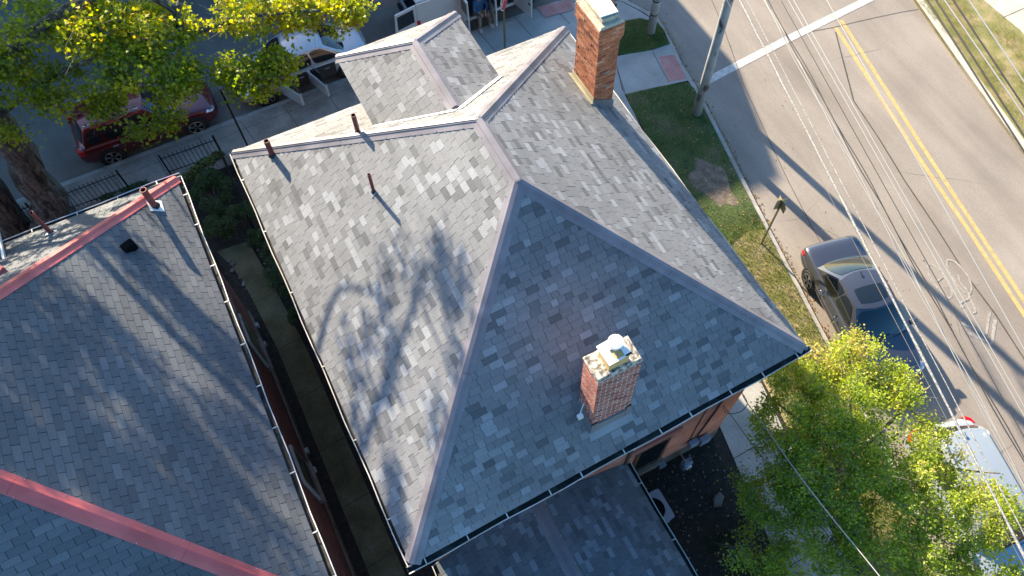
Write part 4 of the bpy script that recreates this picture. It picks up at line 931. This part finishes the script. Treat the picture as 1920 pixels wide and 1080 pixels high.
# gas meter
gm = empty('gas_meter', (2.8, -11.3, 0), 'blue-grey gas meter with its pipes at the foot of the front wall', 'gas meter'); cx, cy = 2.82, -11.28
m_ = MB(); m_.box((cx - .14, cy - .1, .25), (cx + .14, cy + .1, .62)); m_.build('body', M['meter'], gm, bevel=.04)
m_ = MB(); lathe(m_, (cx, cy - .1, .45), [(.09, 0), (.09, .04)], 16, T=Matrix.Rotation(R(90), 4, 'X')); m_.build('dial', M['stop_white'], gm)
m_ = MB(); m_.tube([(cx - .1, cy, .6), (cx - .1, cy, .78), (cx - .1, -10.95, .8)], .025, 8); m_.tube([(cx + .1, cy, .6), (cx + .1, cy, .74), (cx + .12, cy + .1, .74), (cx + .12, cy + .1, 0)], .025, 8); m_.build('pipes', M['rockm'], gm)
# air conditioner
ac = empty('air_conditioner', (1.35, -11.9, 0), 'grey outdoor air conditioner half under the extension eave', 'air conditioner'); cx, cy = 1.36, -11.93
T3 = Matrix.Translation((cx, cy, 0)) @ Matrix.Rotation(R(0), 4, 'Z')
m_ = MB(); m_.box((-.39, -.39, .05), (.39, .39, .66), .5, 0, T3); m_.build('casing', M['acm'], ac, bevel=.05)
m_ = MB(); N = 32
ro = [(.42, .42)]; 
out = [Vector((cx + max(-.41, min(.41, .56 * math.cos(a))), cy + max(-.41, min(.41, .56 * math.sin(a))), .665)) for a in np.linspace(0, 2 * math.pi, N, endpoint=False)]
inn = [Vector((cx + .3 * math.cos(a), cy + .3 * math.sin(a), .69)) for a in np.linspace(0, 2 * math.pi, N, endpoint=False)]
for i in range(N): m_.prism([out[i], out[(i + 1) % N], inn[(i + 1) % N] - Vector((0, 0, .02)), inn[i] - Vector((0, 0, .02))], [out[i] + Vector((0, 0, .02)), out[(i + 1) % N] + Vector((0, 0, .02)), inn[(i + 1) % N], inn[i]])
m_.build('top_panel', M['acm'], ac)
m_ = MB(); lathe(m_, (cx, cy, .668), [(.3, 0), (.3, .002)], 32); m_.build('fan_opening', M['black'], ac)
m_ = MB()
for k in range(16): a = k * math.pi / 8; m_.bar((cx + .05 * math.cos(a), cy + .05 * math.sin(a), .70), (cx + .3 * math.cos(a), cy + .3 * math.sin(a), .695), .005, .005)
for r in (.1, .2): m_.tube([(cx + r * math.cos(a), cy + r * math.sin(a), .70) for a in np.linspace(0, 2 * math.pi, 25)], .003, 4)
m_.build('fan_guard', M['iron'], ac)

# wires
def wire(p0, z0, p1, z1, r, mat, label, grp, y0=2.8, y1=-36, sag=.5, wob=0, strands=1, name='power_line'):
    a = at(*p0, z0); b = at(*p1, z1); d = (b - a); 
    f = lambda y: a + d * ((y - a.y) / d.y)
    A, B = f(y0), f(y1); A.z = max(min(A.z, 11.5), 5); B.z = max(B.z, 4.5)
    # straight in plan; heights follow the two measured points and droop a little beyond them
    N = 90; rnd = random.Random(hash(label) % 1000 if False else int(p0[0]) + strands); m_ = MB()
    for s_ in range(strands):
        ph = s_ * 2.1; pts = []; rr = []
        for i in range(N + 1):
            y = y0 + (y1 - y0) * i / N; q = f(y); am = .02 * (strands > 1)
            pts.append(q + Vector((am * math.cos(i * .9 + ph) + (s_ - (strands - 1) / 2) * .035, 0, am * math.sin(i * .9 + ph) + rnd.uniform(-wob, wob)))); rr.append(r * (1 + (rnd.uniform(-.3, .3) if wob else 0)))
        m_.tube(pts, rr, 6, cap=False)
    return tag(m_.build(name, mat, None, smooth=True), label, 'wire', grp)
G = 'wires along the main street'
wire((1368, 10), 6.1, (1538, 334), 6.0, .005, M['wire_m'], 'thin pale wire leftmost over the road, ending near the blue car', G)
wire((1387, 0), 6.2, (1745, 700), 5.95, .028, M['wire_wrap'], 'thick pale wrapped cable crossing above the blue car roof', G, wob=.012)
wire((1400, 0), 6.25, (1762, 697), 6.0, .012, M['wire_wrap'], 'black and white speckled cable just right of the thick wrapped cable', G, wob=.01)
wire((1434, 0), 6.6, (1808, 700), 6.35, .009, M['wire_l'], 'twisted pale cable bundle in the middle of the road wires', G, strands=3)
wire((1439, 0), 6.7, (1829, 700), 6.45, .011, M['wire'], 'dark twisted cable beside the pale bundle in the middle of the wires', G, strands=2)
wire((1464, 0), 7.3, (1850, 693), 7.1, .008, M['wire'], 'single thin dark wire left of the two parallel white wires', G)
wire((1478, 0), 7.9, (1875, 700), 7.7, .009, M['wire_l'], 'left one of the two parallel white wires', G)
wire((1488, 0), 7.9, (1885, 700), 7.7, .009, M['wire_l'], 'right one of the two parallel white wires', G)
wire((1550, 0), 8.8, (1920, 654), 8.5, .009, M['wire_l'], 'lone white wire running over the yellow centre line', G)
for (a, b, mat, r, lab) in (((1739, 0), (1905, 260), 'wire', .016, 'dark wire nearest the far kerb, leftmost of the upper right wires'), ((1755, 0), (1920, 255), 'wire', .016, 'dark wire second from the left among the upper right wires'), ((1771, 0), (1920, 216), 'wire_l', .013, 'white wire between two dark ones over the far grass'),
                        ((1787, 0), (1920, 200), 'wire', .016, 'dark wire between two white ones over the far grass'), ((1817, 0), (1920, 153), 'wire_l', .014, 'white wire nearest the upper right corner')):
    wire(a, 10.2, b, 10.0, r, M[mat], lab, G)
def smooth(P, n=8):
    P = [Vector(p) for p in P]; F = []
    for i in range(len(P) - 1):
        a, b, c, d = P[max(i - 1, 0)], P[i], P[i + 1], P[min(i + 2, len(P) - 1)]
        for k in range(n):
            t = k / n; F.append(.5 * ((2 * b) + (c - a) * t + (2 * a - 5 * b + 4 * c - d) * t * t + (3 * b - a - 3 * c + d) * t ** 3))
    F.append(P[-1]); return F
def cable(pts, r, mat, label, cat='wire', name='service_cable', grp=None):
    m_ = MB(); m_.tube(smooth(pts), r, 6); return tag(m_.build(name, M[mat], None, smooth=True), label, cat, grp)
cable([(3.97, -10.95, 3.9), A_(1393, 742, 4.1), A_(1440, 808, 4.5), A_(1490, 880, 4.9), A_(1556, 966, 5.3), A_(1652, 1084, 5.7), A_(1780, 1250, 6.2)], .011, 'wire_l', 'service cable from the house corner over the street tree')
cable([(3.46, -10.95, 3.3), A_(1384, 797, 3.5), A_(1430, 858, 3.8), A_(1550, 1000, 4.3), A_(1700, 1200, 4.9)], .008, 'wire', 'thinner dark cable left of the service cable above the pavement')
cable([(3.44, -10.96, 3.28), A_(1364, 775, 3.2), A_(1388, 772, 3.3), A_(1401, 757, 3.6), A_(1394, 740, 3.95)], .010, 'wire', 'drooping loop of black cable hanging below the house corner')
0 and cable([A_(590, 755, 3.4), A_(640, 805, 4.1), A_(682, 862, 5.6)], .004, 'wire_m', 'thin cable crossing the dark passage to the central house')

# ================================================================== CARS
def car(label, cat_, loc, rz, L, Wd, H, paint, group, kind='sedan', sun=False, opens=False):
    e = empty('parked_car', loc, label, 'car', group, rz); X = Matrix()
    hw = Wd / 2; suv = kind == 'suv'; zs = .98 if suv else .90
    s = [(-1, .80, .42, .70), (-.985, .90, .30, .84), (-.93, .96, .24, .96 if not suv else 1.0), (-.8, 1, .20, zs + (.06 if not suv else .04)), (-.5, 1, .19, zs + .02), (-.2, 1, .19, zs), (.2, 1, .19, zs), (.42, 1, .19, zs - .0), (.62, .985, .2, zs - .04), (.82, .955, .2, zs - .13), (.93, .90, .22, zs - .24), (.985, .80, .28, zs - .36), (1, .68, .36, zs - .46)]
    b = MB(); rings = []
    for x, wf, zb, zd in s:
        xx = x * L / 2; ww = hw * wf
        half = [(0, zb), (ww * .8, zb), (ww * .97, zb + .10), (ww * 1.0, zb + .30), (ww * .99, zd - .16), (ww * .955, zd - .04), (ww * .84, zd), (ww * .45, zd + .025), (0, zd + .035)]
        ring = [(xx, y, z) for y, z in half] + [(xx, -y, z) for y, z in half[-2:0:-1]]; rings.append(ring)
    n = len(rings[0]); b.v = [p for r in rings for p in r]
    for i in range(len(rings) - 1):
        for j in range(n): b.f.append((i * n + j, (i + 1) * n + j, (i + 1) * n + (j + 1) % n, i * n + (j + 1) % n))
    b.f += [tuple(range(n)), tuple(range(len(rings) * n - 1, (len(rings) - 1) * n - 1, -1))]; b.t = [.5] * len(b.f); b.mi = [0] * len(b.f)
    body = b.build('body', paint, e, smooth=True, sub=2)
    if suv: xr0, xr1, xf1, xf0 = -.93, -.80, .12, .42
    else: xr0, xr1, xf1, xf0 = -.72, -.36, .16, .50
    xr0, xr1, xf1, xf0 = [q * L / 2 for q in (xr0, xr1, xf1, xf0)]
    zb, zt = zs - .03, H - .04; wb_, wt = hw * .90, hw * .66; kb = .14
    def lp(a, b_, t): return a + (b_ - a) * t
    def S(face, u, v, o=0):
        vv = math.sin(v * math.pi / 2) * .35 + v * .65
        if face == 'f': return Vector((lp(xf0, xf1, v) - kb * u * u + o * .6, u * lp(wb_, wt, v), lp(zb, zt, vv) + o * .8))
        if face == 'r': return Vector((lp(xr0, xr1, v) + kb * u * u - o * .6, u * lp(wb_, wt, v), lp(zb, zt, vv) + o * .8))
        if face in 'lL': sg = 1 if face == 'l' else -1; return Vector((lp(lp(xr0, xr1, v) + kb, lp(xf0, xf1, v) - kb, (u + 1) / 2), sg * (lp(wb_, wt, v) + .05 * (1 - u * u) * math.sin(v * math.pi) + o), lp(zb, zt, vv) + o * .5 + .02 * (1 - u * u) * v))
        return Vector((lp(xr1 + kb * u * u, xf1 - kb * u * u, (v + 1) / 2), u * wt, zt + .055 * (1 - u * u) * (1 - .5 * v * v) + .02 * (1 - v * v) + o))
    def patch(mb, face, u0, u1, v0, v1, o=0, nu=10, nv=6, rnd_=0):
        i0 = len(mb.v)
        for a in range(nu + 1):
            for c_ in range(nv + 1):
                tu, tv = a / nu, c_ / nv
                if rnd_:  # rounded corners: pull the corner samples in
                    cu, cv = 2 * tu - 1, 2 * tv - 1; k = 1 - rnd_ * (cu * cu) * (cv * cv); tu, tv = (cu * k + 1) / 2, (cv * k + 1) / 2
                mb.v.append(tuple(S(face, lp(u0, u1, tu), lp(v0, v1, tv), o)))
        for a in range(nu):
            for c_ in range(nv):
                q = i0 + a * (nv + 1) + c_; mb.f.append((q, q + nv + 1, q + nv + 2, q + 1)); mb.t.append(.5); mb.mi.append(0)
    cb = MB()
    for fc, r in (('f', (-1, 1, 0, 1)), ('r', (-1, 1, 0, 1)), ('l', (-1, 1, 0, 1)), ('L', (-1, 1, 0, 1)), ('t', (-1, 1, -1, 1))): patch(cb, fc, *r, nu=12, nv=10)
    cb.build('cabin', paint, e, smooth=True)
    def pane(name, fc, r, o=.012, mat='cglass', rd=.12, **k):
        m_ = MB(); patch(m_, fc, *r, o=o, rnd_=rd, **k); ob = m_.build(name, M[mat], e, smooth=True)
        return ob
    pane('windshield', 'f', (-.93, .93, .06, .95)); pane('rear_window', 'r', (-.86, .86, .10, .92))
    for fc in 'lL':
        for r in ((-.86, -.12, .12, .9), (-.06, .72, .12, .9)) if not suv else ((-.93, -.55, .12, .86), (-.50, .02, .12, .9), (.07, .74, .12, .9)): pane('side_window', fc, r, .008)
    if sun: pane('sunroof', 't', (-.72, .72, -.15, .72), .006, rd=.06)
    if suv:
        for sg in (-1, 1): m_ = MB(); m_.tube([(lp(xr1, xf1, t), sg * wt * .94, zt + .07 + .02 * math.sin(t * math.pi)) for t in np.linspace(.08, .9, 10)], .018, 6); m_.build('roof_rail', M['chrome'], e, smooth=True)
    m_ = MB(); m_.bar((xr1 + .22, 0, zt + .06), (xr1 + .06, 0, zt + .12), .035, .05); m_.build('antenna', paint, e, bevel=.01)
    wx = (-.60 * L / 2, .62 * L / 2); wr = .34 if not suv else .37
    for x in wx:
        for sg in (-1, 1):
            ah = MB(); TT = Matrix.Rotation(R(90), 4, 'X'); lathe(ah, (x, sg * (hw * .985 - .06) + (.0), wr - .02), [(wr + .045, -.07), (wr + .045, .07)], 28, T=TT); ah.build('wheel_arch', M['rubber'], e)
            tw = MB(); lathe(tw, (x, sg * (hw - .10), wr - .02), [(wr * .66, -.115), (wr * .93, -.115), (wr, -.08), (wr, .08), (wr * .93, .115), (wr * .66, .115)], 28, T=TT); ty = tw.build('wheel', M['tyre'], e, smooth=False)
            rm = MB(); yo = sg * (hw + .018); lathe(rm, (x, sg * (hw + .008), wr - .02), [(wr * .66, -.01), (wr * .66, .01)], 28, mi=1, T=TT)
            for k in range(5):
                a = k * 2 * math.pi / 5 + .3
                for da in (-.14, .14): rm.bar((x + .03 * math.cos(a), yo, wr - .02 + .03 * math.sin(a)), (x + wr * .64 * math.cos(a + da), yo, wr - .02 + wr * .64 * math.sin(a + da)), .035, .012, up=Vector((0, 1, 0)))
            rm.tube([(x + wr * .65 * math.cos(a), yo, wr - .02 + wr * .65 * math.sin(a)) for a in np.linspace(0, 2 * math.pi, 29)], .012, 5); ro_ = rm.build('rim', [M['rim'], M['black']], None); ro_.parent = ty
    for sg in (-1, 1):
        def lampm(name, mat, pts):
            m_ = MB(); m_.prism([Vector(p) for p in pts], [Vector(p) + Vector((.0, 0, .05)) for p in pts]); return m_.build(name, M[mat], e, bevel=.02)
        f_ = L / 2
        lampm('headlight', 'lamp', [(f_ * .99 - .10, sg * hw * .60, zs - .38), (f_ * .99 - .02, sg * hw * .62, zs - .40), (f_ * .93, sg * hw * .90, zs - .30), (f_ * .83, sg * hw * .965, zs - .24), (f_ * .86, sg * hw * .86, zs - .22)])
        t0 = zs - .12
        m_ = MB(); q = [(-f_ * .995, sg * hw * .70), (-f_ * .992, sg * hw * .82), (-f_ * .955, sg * hw * .94), (-f_ * .89, sg * hw * .995), (-f_ * .89, sg * hw * .95), (-f_ * .95, sg * hw * .8)]
        m_.prism([(a, b_, t0 - .10) for a, b_ in q], [(a * .992, b_ * .98, t0 + (.02 if not suv else .10)) for a, b_ in q]); m_.build('taillight', M['tail'], e, bevel=.015)
        m_ = MB(); mx = xf0 - .28; m_.prism([(mx - .06, sg * (hw - .02), zs + .02), (mx + .1, sg * (hw - .02), zs + .02), (mx + .06, sg * (hw + .2), zs + .04), (mx - .06, sg * (hw + .2), zs + .04)], [(mx - .06, sg * (hw - .02), zs + .14), (mx + .06, sg * (hw - .02), zs + .14), (mx + .02, sg * (hw + .19), zs + .17), (mx - .06, sg * (hw + .19), zs + .17)]); m_.build('mirror', paint, e, bevel=.025)
        for dx in (xr0 + .45 * (xf0 - xr0) - .18 - .25, xr0 + .72 * (xf0 - xr0) - .1 - .2):
            m_ = MB(); m_.box((dx, sg * hw - .01 + (0 if sg > 0 else -.02), zs - .20), (dx + .18, sg * hw + .012 + (.01 if sg > 0 else 0), zs - .165)); m_.build('door_handle', M['chrome'] if not kind == 'x' else paint, e, bevel=.006)
        for dx in (xr0 + .33 * (xf0 - xr0), xr0 + .62 * (xf0 - xr0), xf0 - .12):
            m_ = MB(); m_.tube([(dx, sg * (hw * 1.0 + .002), .3), (dx, sg * (hw * .995 + .004), zs - .2), (dx + .01, sg * (hw * .965 + .002), zs - .06)], .005, 4); m_.build('door_seam', M['black'], e)
    m_ = MB(); m_.box((-L / 2 - .012, -.26, .58), (-L / 2 + .03, .26, .7)); m_.build('number_plate', M['stop_white'], e)
    m_ = MB(); m_.box((L / 2 - .06, -.5, .36), (L / 2 + .004, .5, .48)); m_.build('grille', M['black'], e, bevel=.02)
    for yy in (-.3, .28): m_ = MB(); m_.bar((xf0 + .0, yy, zs + .045), (xf0 - .08, yy + .5, zs + .09), .015, .015); m_.build('wiper', M['black'], e)
    if opens:   # rear and front near-side doors standing open, dark flush panels painted for the shade inside
        for hx, ln, an in ((-.10, .95, 70), (.95, 1.0, 62)):
            T = Matrix.Translation((hx, opens * hw, 0)) @ Matrix.Rotation(R(opens * (180 - an)), 4, 'Z'); d_ = MB()
            d_.prism([T @ Vector((p[0], -.04, p[1])) for p in ((0, .3), (ln, .34), (ln, .88), (0, .9))], [T @ Vector((p[0], .05, p[1])) for p in ((0, .3), (ln, .34), (ln, .88), (0, .9))]); do = d_.build('door', M['car_silver'], e, bevel=.02)
            wn = MB(); wn.prism([T @ Vector((p[0], -.01, p[1])) for p in ((.08, .9), (ln, .88), (ln - .2, H - .12), (.45, H - .1))], [T @ Vector((p[0], .01, p[1])) for p in ((.08, .9), (ln, .88), (ln - .2, H - .12), (.45, H - .1))]); wo = wn.build('window', M['cglass'], None); wo.parent = do
            op = MB(); op.prism([(hx - ln, opens * (hw * .9), .34), (hx - .03, opens * (hw * .9), .34), (hx - .03, opens * (hw * .9), zs - .05), (hx - ln, opens * (hw * .9), zs - .05)], [(hx - ln, opens * (hw + .006), .34), (hx - .03, opens * (hw + .006), .34), (hx - .03, opens * (hw + .006), zs - .05), (hx - ln, opens * (hw + .006), zs - .05)]); op.build('dark_opening_panel', M['seat'], e)
    return e
CG = 'cars parked along the kerbs'
ang = math.atan2(-.98, -.205)
car('dark blue-grey sedan with a sunroof parked beyond the central roof at the main street kerb', 'car', (9.755, -9.78, ZR), ang, 4.6, 1.82, 1.44, M['car_blue'], CG, 'sedan', sun=True)
car('white car half hidden by the street tree, lower right corner', 'car', (8.72, -15.75, ZR), ang, 4.7, 1.9, 1.68, M['car_pearl'], CG, 'suv')
car('deep blue car beyond the white one at the very bottom right edge', 'car', (7.75, -21.2, ZR), ang, 4.6, 1.85, 1.5, M['car_dark'], CG, 'sedan')
car('dark red car under the maple branches, upper left', 'car', (-6.82, 6.93, ZR), R(-1), 4.6, 1.86, 1.62, M['car_red'], CG, 'suv')
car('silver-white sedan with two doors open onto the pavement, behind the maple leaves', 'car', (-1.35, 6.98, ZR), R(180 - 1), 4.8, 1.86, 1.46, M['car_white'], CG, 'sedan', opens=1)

# van with open side and rear doors
van = empty('parked_van', (5.4, 7.15, ZR), 'silver van with its side and rear doors open at the kerb, top of the photo', 'van', CG, R(-1))
VL0, VL1, VH, VW = -2.45, 2.6, 2.05, .98
def vb(name, boxes, mat, bevel=.03, par=van):
    m_ = MB()
    for a, b in boxes: m_.box(a, b)
    o = m_.build(name, mat, par if par is van else None, bevel=bevel)
    if par is not van: o.parent = par
    return o
near = -VW
# shell: the near side is left open between x=-.75 and 1.35
vb('body', [((VL0, near, .28), (-.75, near + .07, 1.85)), ((1.30, near, .28), (1.8, near + .07, 1.1)), ((VL0, VW - .07, .28), (1.8, VW, 1.85)), ((VL0, near + .071, .28), (VL0 + .06, VW - .071, .7)), ((-.75, near, .28), (1.30, near + .1, .40)), ((1.80, near + .03, .28), (VL1, VW - .03, 1.02)), ((-.745, near + .01, 1.78), (1.30, near + .07, 1.86))], M['car_silver'], .04)
m_ = MB(); rp = [(VL0, near + .02), (1.1, near + .02), (1.1, VW - .02), (VL0, VW - .02)]; m_.prism([(x, y, 1.85) for x, y in rp], [(x * .99, y * .86, VH) for x, y in rp]); m_.build('roof', M['car_silver'], van, bevel=.05)
m_ = MB(); m_.prism([(1.1, -.95, 1.85), (1.95, -.93, 1.0), (1.95, .93, 1.0), (1.1, .95, 1.85)], [(1.1, -.80, 1.98), (2.0, -.86, 1.05), (2.0, .86, 1.05), (1.1, .80, 1.98)]); m_.build('windshield', M['cglass'], van)
vb('floor', [((VL0 + .05, near + .1, .40), (1.8, VW - .08, .46))], M['seat'], 0); vb('seat', [((.55, -.7, .46), (1.05, -.1, .95)), ((.4, -.7, .9), (.6, -.1, 1.5)), ((.55, .1, .46), (1.05, .7, .95)), ((.4, .1, .9), (.6, .7, 1.5))], M['seat'], .05)
vb('side_rib', [((VL0 + .1, near - .012, 1.05), (-.8, near - .001, 1.09)), ((VL0 + .1, near - .012, .82), (-.8, near - .001, .86)), ((VL0 + .1, near - .012, 1.5), (-.8, near - .001, 1.53))], M['car_silver'], .004)
vb('taillight', [((VL0 - .02, near - .006, .72), (VL0 + .10, near + .08, 1.12))], M['tail'], .01); vb('taillight', [((VL0 - .02, VW - .08, .72), (VL0 + .10, VW + .006, 1.12))], M['tail'], .01)
def vdoor(hx, hy, ln, an, z0=.34, z1=1.8):
    T = Matrix.Translation((hx, hy, 0)) @ Matrix.Rotation(R(an), 4, 'Z'); m_ = MB()
    q = ((0, z0), (ln, z0), (ln, 1.1), (ln * .92, z1), (0, z1)); m_.prism([T @ Vector((a, -.03, b)) for a, b in q], [T @ Vector((a, .03, b)) for a, b in q]); o = m_.build('door', M['car_silver'], van, bevel=.02)
    m_ = MB(); q = ((.12, 1.12), (ln - .1, 1.12), (ln * .86, z1 - .12), (.12, z1 - .12)); m_.prism([T @ Vector((a, -.036, b)) for a, b in q], [T @ Vector((a, .036, b)) for a, b in q]); g_ = m_.build('window', M['cglass'], None); g_.parent = o
    m_ = MB(); m_.box((ln - .16, -.05, .9), (ln - .04, .05, .95), .5, 0, T); g_ = m_.build('handle', M['rubber'], None); g_.parent = o
vdoor(-.78, near, .72, -92); vdoor(.32, near, .74, -95); vdoor(1.34, near, .95, -76)
vdoor(VL0, near + .05, .9, 190); vdoor(VL0, VW - .05, .9, 172)
vb('bumper', [((VL0 - .12, near + .04, .22), (VL0 - .0, VW - .04, .44))], M['rubber'], .03)
for x in (-1.65, 1.85):
    for sg in (-1, 1):
        TT = Matrix.Rotation(R(90), 4, 'X'); tw = MB(); lathe(tw, (x, sg * (VW - .1), .34), [(.2, -.12), (.34, -.11), (.36, -.07), (.36, .07), (.34, .11), (.2, .12)], 24, T=TT); ty = tw.build('wheel', M['tyre'], van); rm = MB(); lathe(rm, (x, sg * (VW + .01), .34), [(.2, -.015), (.18, .015)], 20, T=TT); r_ = rm.build('rim', M['rim'], None); r_.parent = ty

# ================================================================== PERSON sitting on the van sill
def skin(name, chain, mat, parent, sub=2):
    """chain: list of (point, radius, parent index)"""
    me = bpy.data.meshes.new(name); me.from_pydata([c[0] for c in chain], [(i, c[2]) for i, c in enumerate(chain) if c[2] is not None], [])
    o = bpy.data.objects.new(name, me); COL.objects.link(o); md = o.modifiers.new('skin', 'SKIN'); me.skin_vertices[0] if me.skin_vertices else None
    if not me.skin_vertices:
        bm = bmesh.new(); bm.from_mesh(me); bm.verts.layers.skin.verify(); bm.to_mesh(me); bm.free()
    for i, c in enumerate(chain):
        r = c[1] if isinstance(c[1], tuple) else (c[1], c[1]); me.skin_vertices[0].data[i].radius = r
        me.skin_vertices[0].data[i].use_root = (i == 0)
    s_ = o.modifiers.new('s', 'SUBSURF'); s_.levels = sub; s_.render_levels = sub; md.use_smooth_shade = True; me.materials.append(mat); adopt(o, parent); return o
pe = empty('person', (5.28, 6.05, 0), 'person in a blue long-sleeved top and khaki trousers sitting in the van side opening', 'person')
ox_, oy_ = 5.28, 6.12
def W_(x, y, z): return (ox_ + x, oy_ + y, z)
# body: one continuous skinned figure (faces -y), hips on the sill
body = [(W_(0, .06, .50), (.15, .12), None), (W_(0, .05, .72), (.14, .11), 0), (W_(0, .02, .95), (.17, .12), 1), (W_(0, 0, 1.05), (.10, .09), 2), (W_(0, -.01, 1.12), (.055, .055), 3), (W_(0, -.03, 1.20), (.075, .085), 4), (W_(0, -.03, 1.31), (.075, .09), 5), (W_(0, -.02, 1.38), (.045, .05), 6),
        (W_(-.09, .02, .50), (.09, .09), 0), (W_(-.17, -.34, .52), (.065, .065), 8), (W_(-.17, -.36, .28), (.05, .05), 9), (W_(-.18, -.33, .08), (.038, .038), 10), (W_(-.19, -.44, .035), (.04, .03), 11),
        (W_(.09, .02, .50), (.09, .09), 0), (W_(.22, -.32, .52), (.065, .065), 13), (W_(.24, -.34, .28), (.05, .05), 14), (W_(.26, -.30, .08), (.038, .038), 15), (W_(.28, -.41, .035), (.04, .03), 16),
        (W_(-.19, 0, 1.02), (.06, .06), 2), (W_(-.25, -.10, .76), (.045, .045), 18), (W_(-.08, -.28, .66), (.032, .032), 19),
        (W_(.19, 0, 1.02), (.06, .06), 2), (W_(.27, -.08, .76), (.045, .045), 21), (W_(.08, -.28, .64), (.032, .032), 22)]
skin('body', body, M['skin'], pe)
sh = [(p, (r[0] * 1.08 + .008, r[1] * 1.08 + .008), q) for p, r, q in body]
# clothing follows the same joints, slightly larger
idx = [1, 2, 3, 18, 19, 20, 21, 22, 23]
top = [(sh[1][0], (.165, .135), None), (sh[2][0], sh[2][1], 0), (sh[3][0], (.105, .095), 1), (sh[18][0], sh[18][1], 1), (sh[19][0], sh[19][1], 3), (W_(-.13, -.24, .68), (.042, .042), 4), (sh[21][0], sh[21][1], 1), (sh[22][0], sh[22][1], 6), (W_(.13, -.24, .66), (.042, .042), 7), (W_(0, .06, .58), (.165, .135), 0)]
skin('shirt', top, M['shirt'], pe)
tr_ = [(sh[0][0], (.165, .14), None), (sh[8][0], sh[8][1], 0), (sh[9][0], sh[9][1], 1), (sh[10][0], sh[10][1], 2), (W_(-.18, -.34, .07), (.06, .06), 3), (sh[13][0], sh[13][1], 0), (sh[14][0], sh[14][1], 5), (sh[15][0], sh[15][1], 6), (W_(.26, -.31, .07), (.06, .06), 7)]
skin('trousers', tr_, M['trousers'], pe)
for x, y, a in ((-.18, -.33, -6), (.265, -.30, 8)):
    T = Matrix.Translation((ox_ + x, oy_ + y, 0)) @ Matrix.Rotation(R(a), 4, 'Z'); m_ = MB()
    m_.prism([T @ Vector(p) for p in ((-.045, .07, .005), (.045, .07, .005), (.055, -.14, .005), (.03, -.2, .005), (-.03, -.2, .005), (-.055, -.14, .005))], [T @ Vector(p) for p in ((-.04, .06, .10), (.04, .06, .10), (.045, -.1, .07), (.025, -.18, .05), (-.025, -.18, .05), (-.045, -.1, .07))]); m_.build('shoe', M['shoe'], pe, bevel=.015)
hb = MB(); lathe(hb, W_(0, -.005, 1.27), [(.085, 0), (.098, .05), (.095, .1), (.07, .14), (.02, .155)], 14); hb.build('hair', M['hair'], pe, smooth=True)
m_ = MB()
for sg in (-1, 1):
    lathe(m_, W_(sg * .033, -.118, 1.285), [(.001, -.008), (.012, 0), (.001, .008)], 8)
m_.build('eyes', M['stop_white'], pe); m_ = MB(); m_.prism([W_(-.012, -.11, 1.25), W_(.012, -.11, 1.25), W_(0, -.145, 1.25)], [W_(-.006, -.11, 1.29), W_(.006, -.11, 1.29), W_(0, -.115, 1.29)]); m_.build('nose', M['skin'], pe); m_ = MB(); m_.box(W_(-.022, -.122, 1.222), W_(.022, -.108, 1.23)); m_.build('mouth', M['stop_red'], pe)
for sg, hx, hz in ((-1, -.075, .655), (1, .075, .635)):
    base = Vector(W_(hx, -.285, hz)); hand = MB()
    hand.tube([base, base + Vector((-sg * .0 , -.035, -.01)), base + Vector((-sg * .005, -.07, -.02))], [.028, .034, .03], 8)
    for k in range(4):
        o_ = Vector(((k - 1.5) * .017, -.07, -.02)); ln = (.062, .07, .066, .05)[k]; hand.tube([base + o_, base + o_ + Vector((-sg * .004, -ln * .5, -.012)), base + o_ + Vector((-sg * .01, -ln * .8, -.038)), base + o_ + Vector((-sg * .012, -ln * .75, -.055))], [.009, .0085, .008, .006], 6)
    hand.tube([base + Vector((-sg * .025, -.02, 0)), base + Vector((-sg * .05, -.045, -.008)), base + Vector((-sg * .055, -.07, -.02))], [.011, .0095, .007], 6); hand.build('hand', M['skin'], pe, smooth=True)
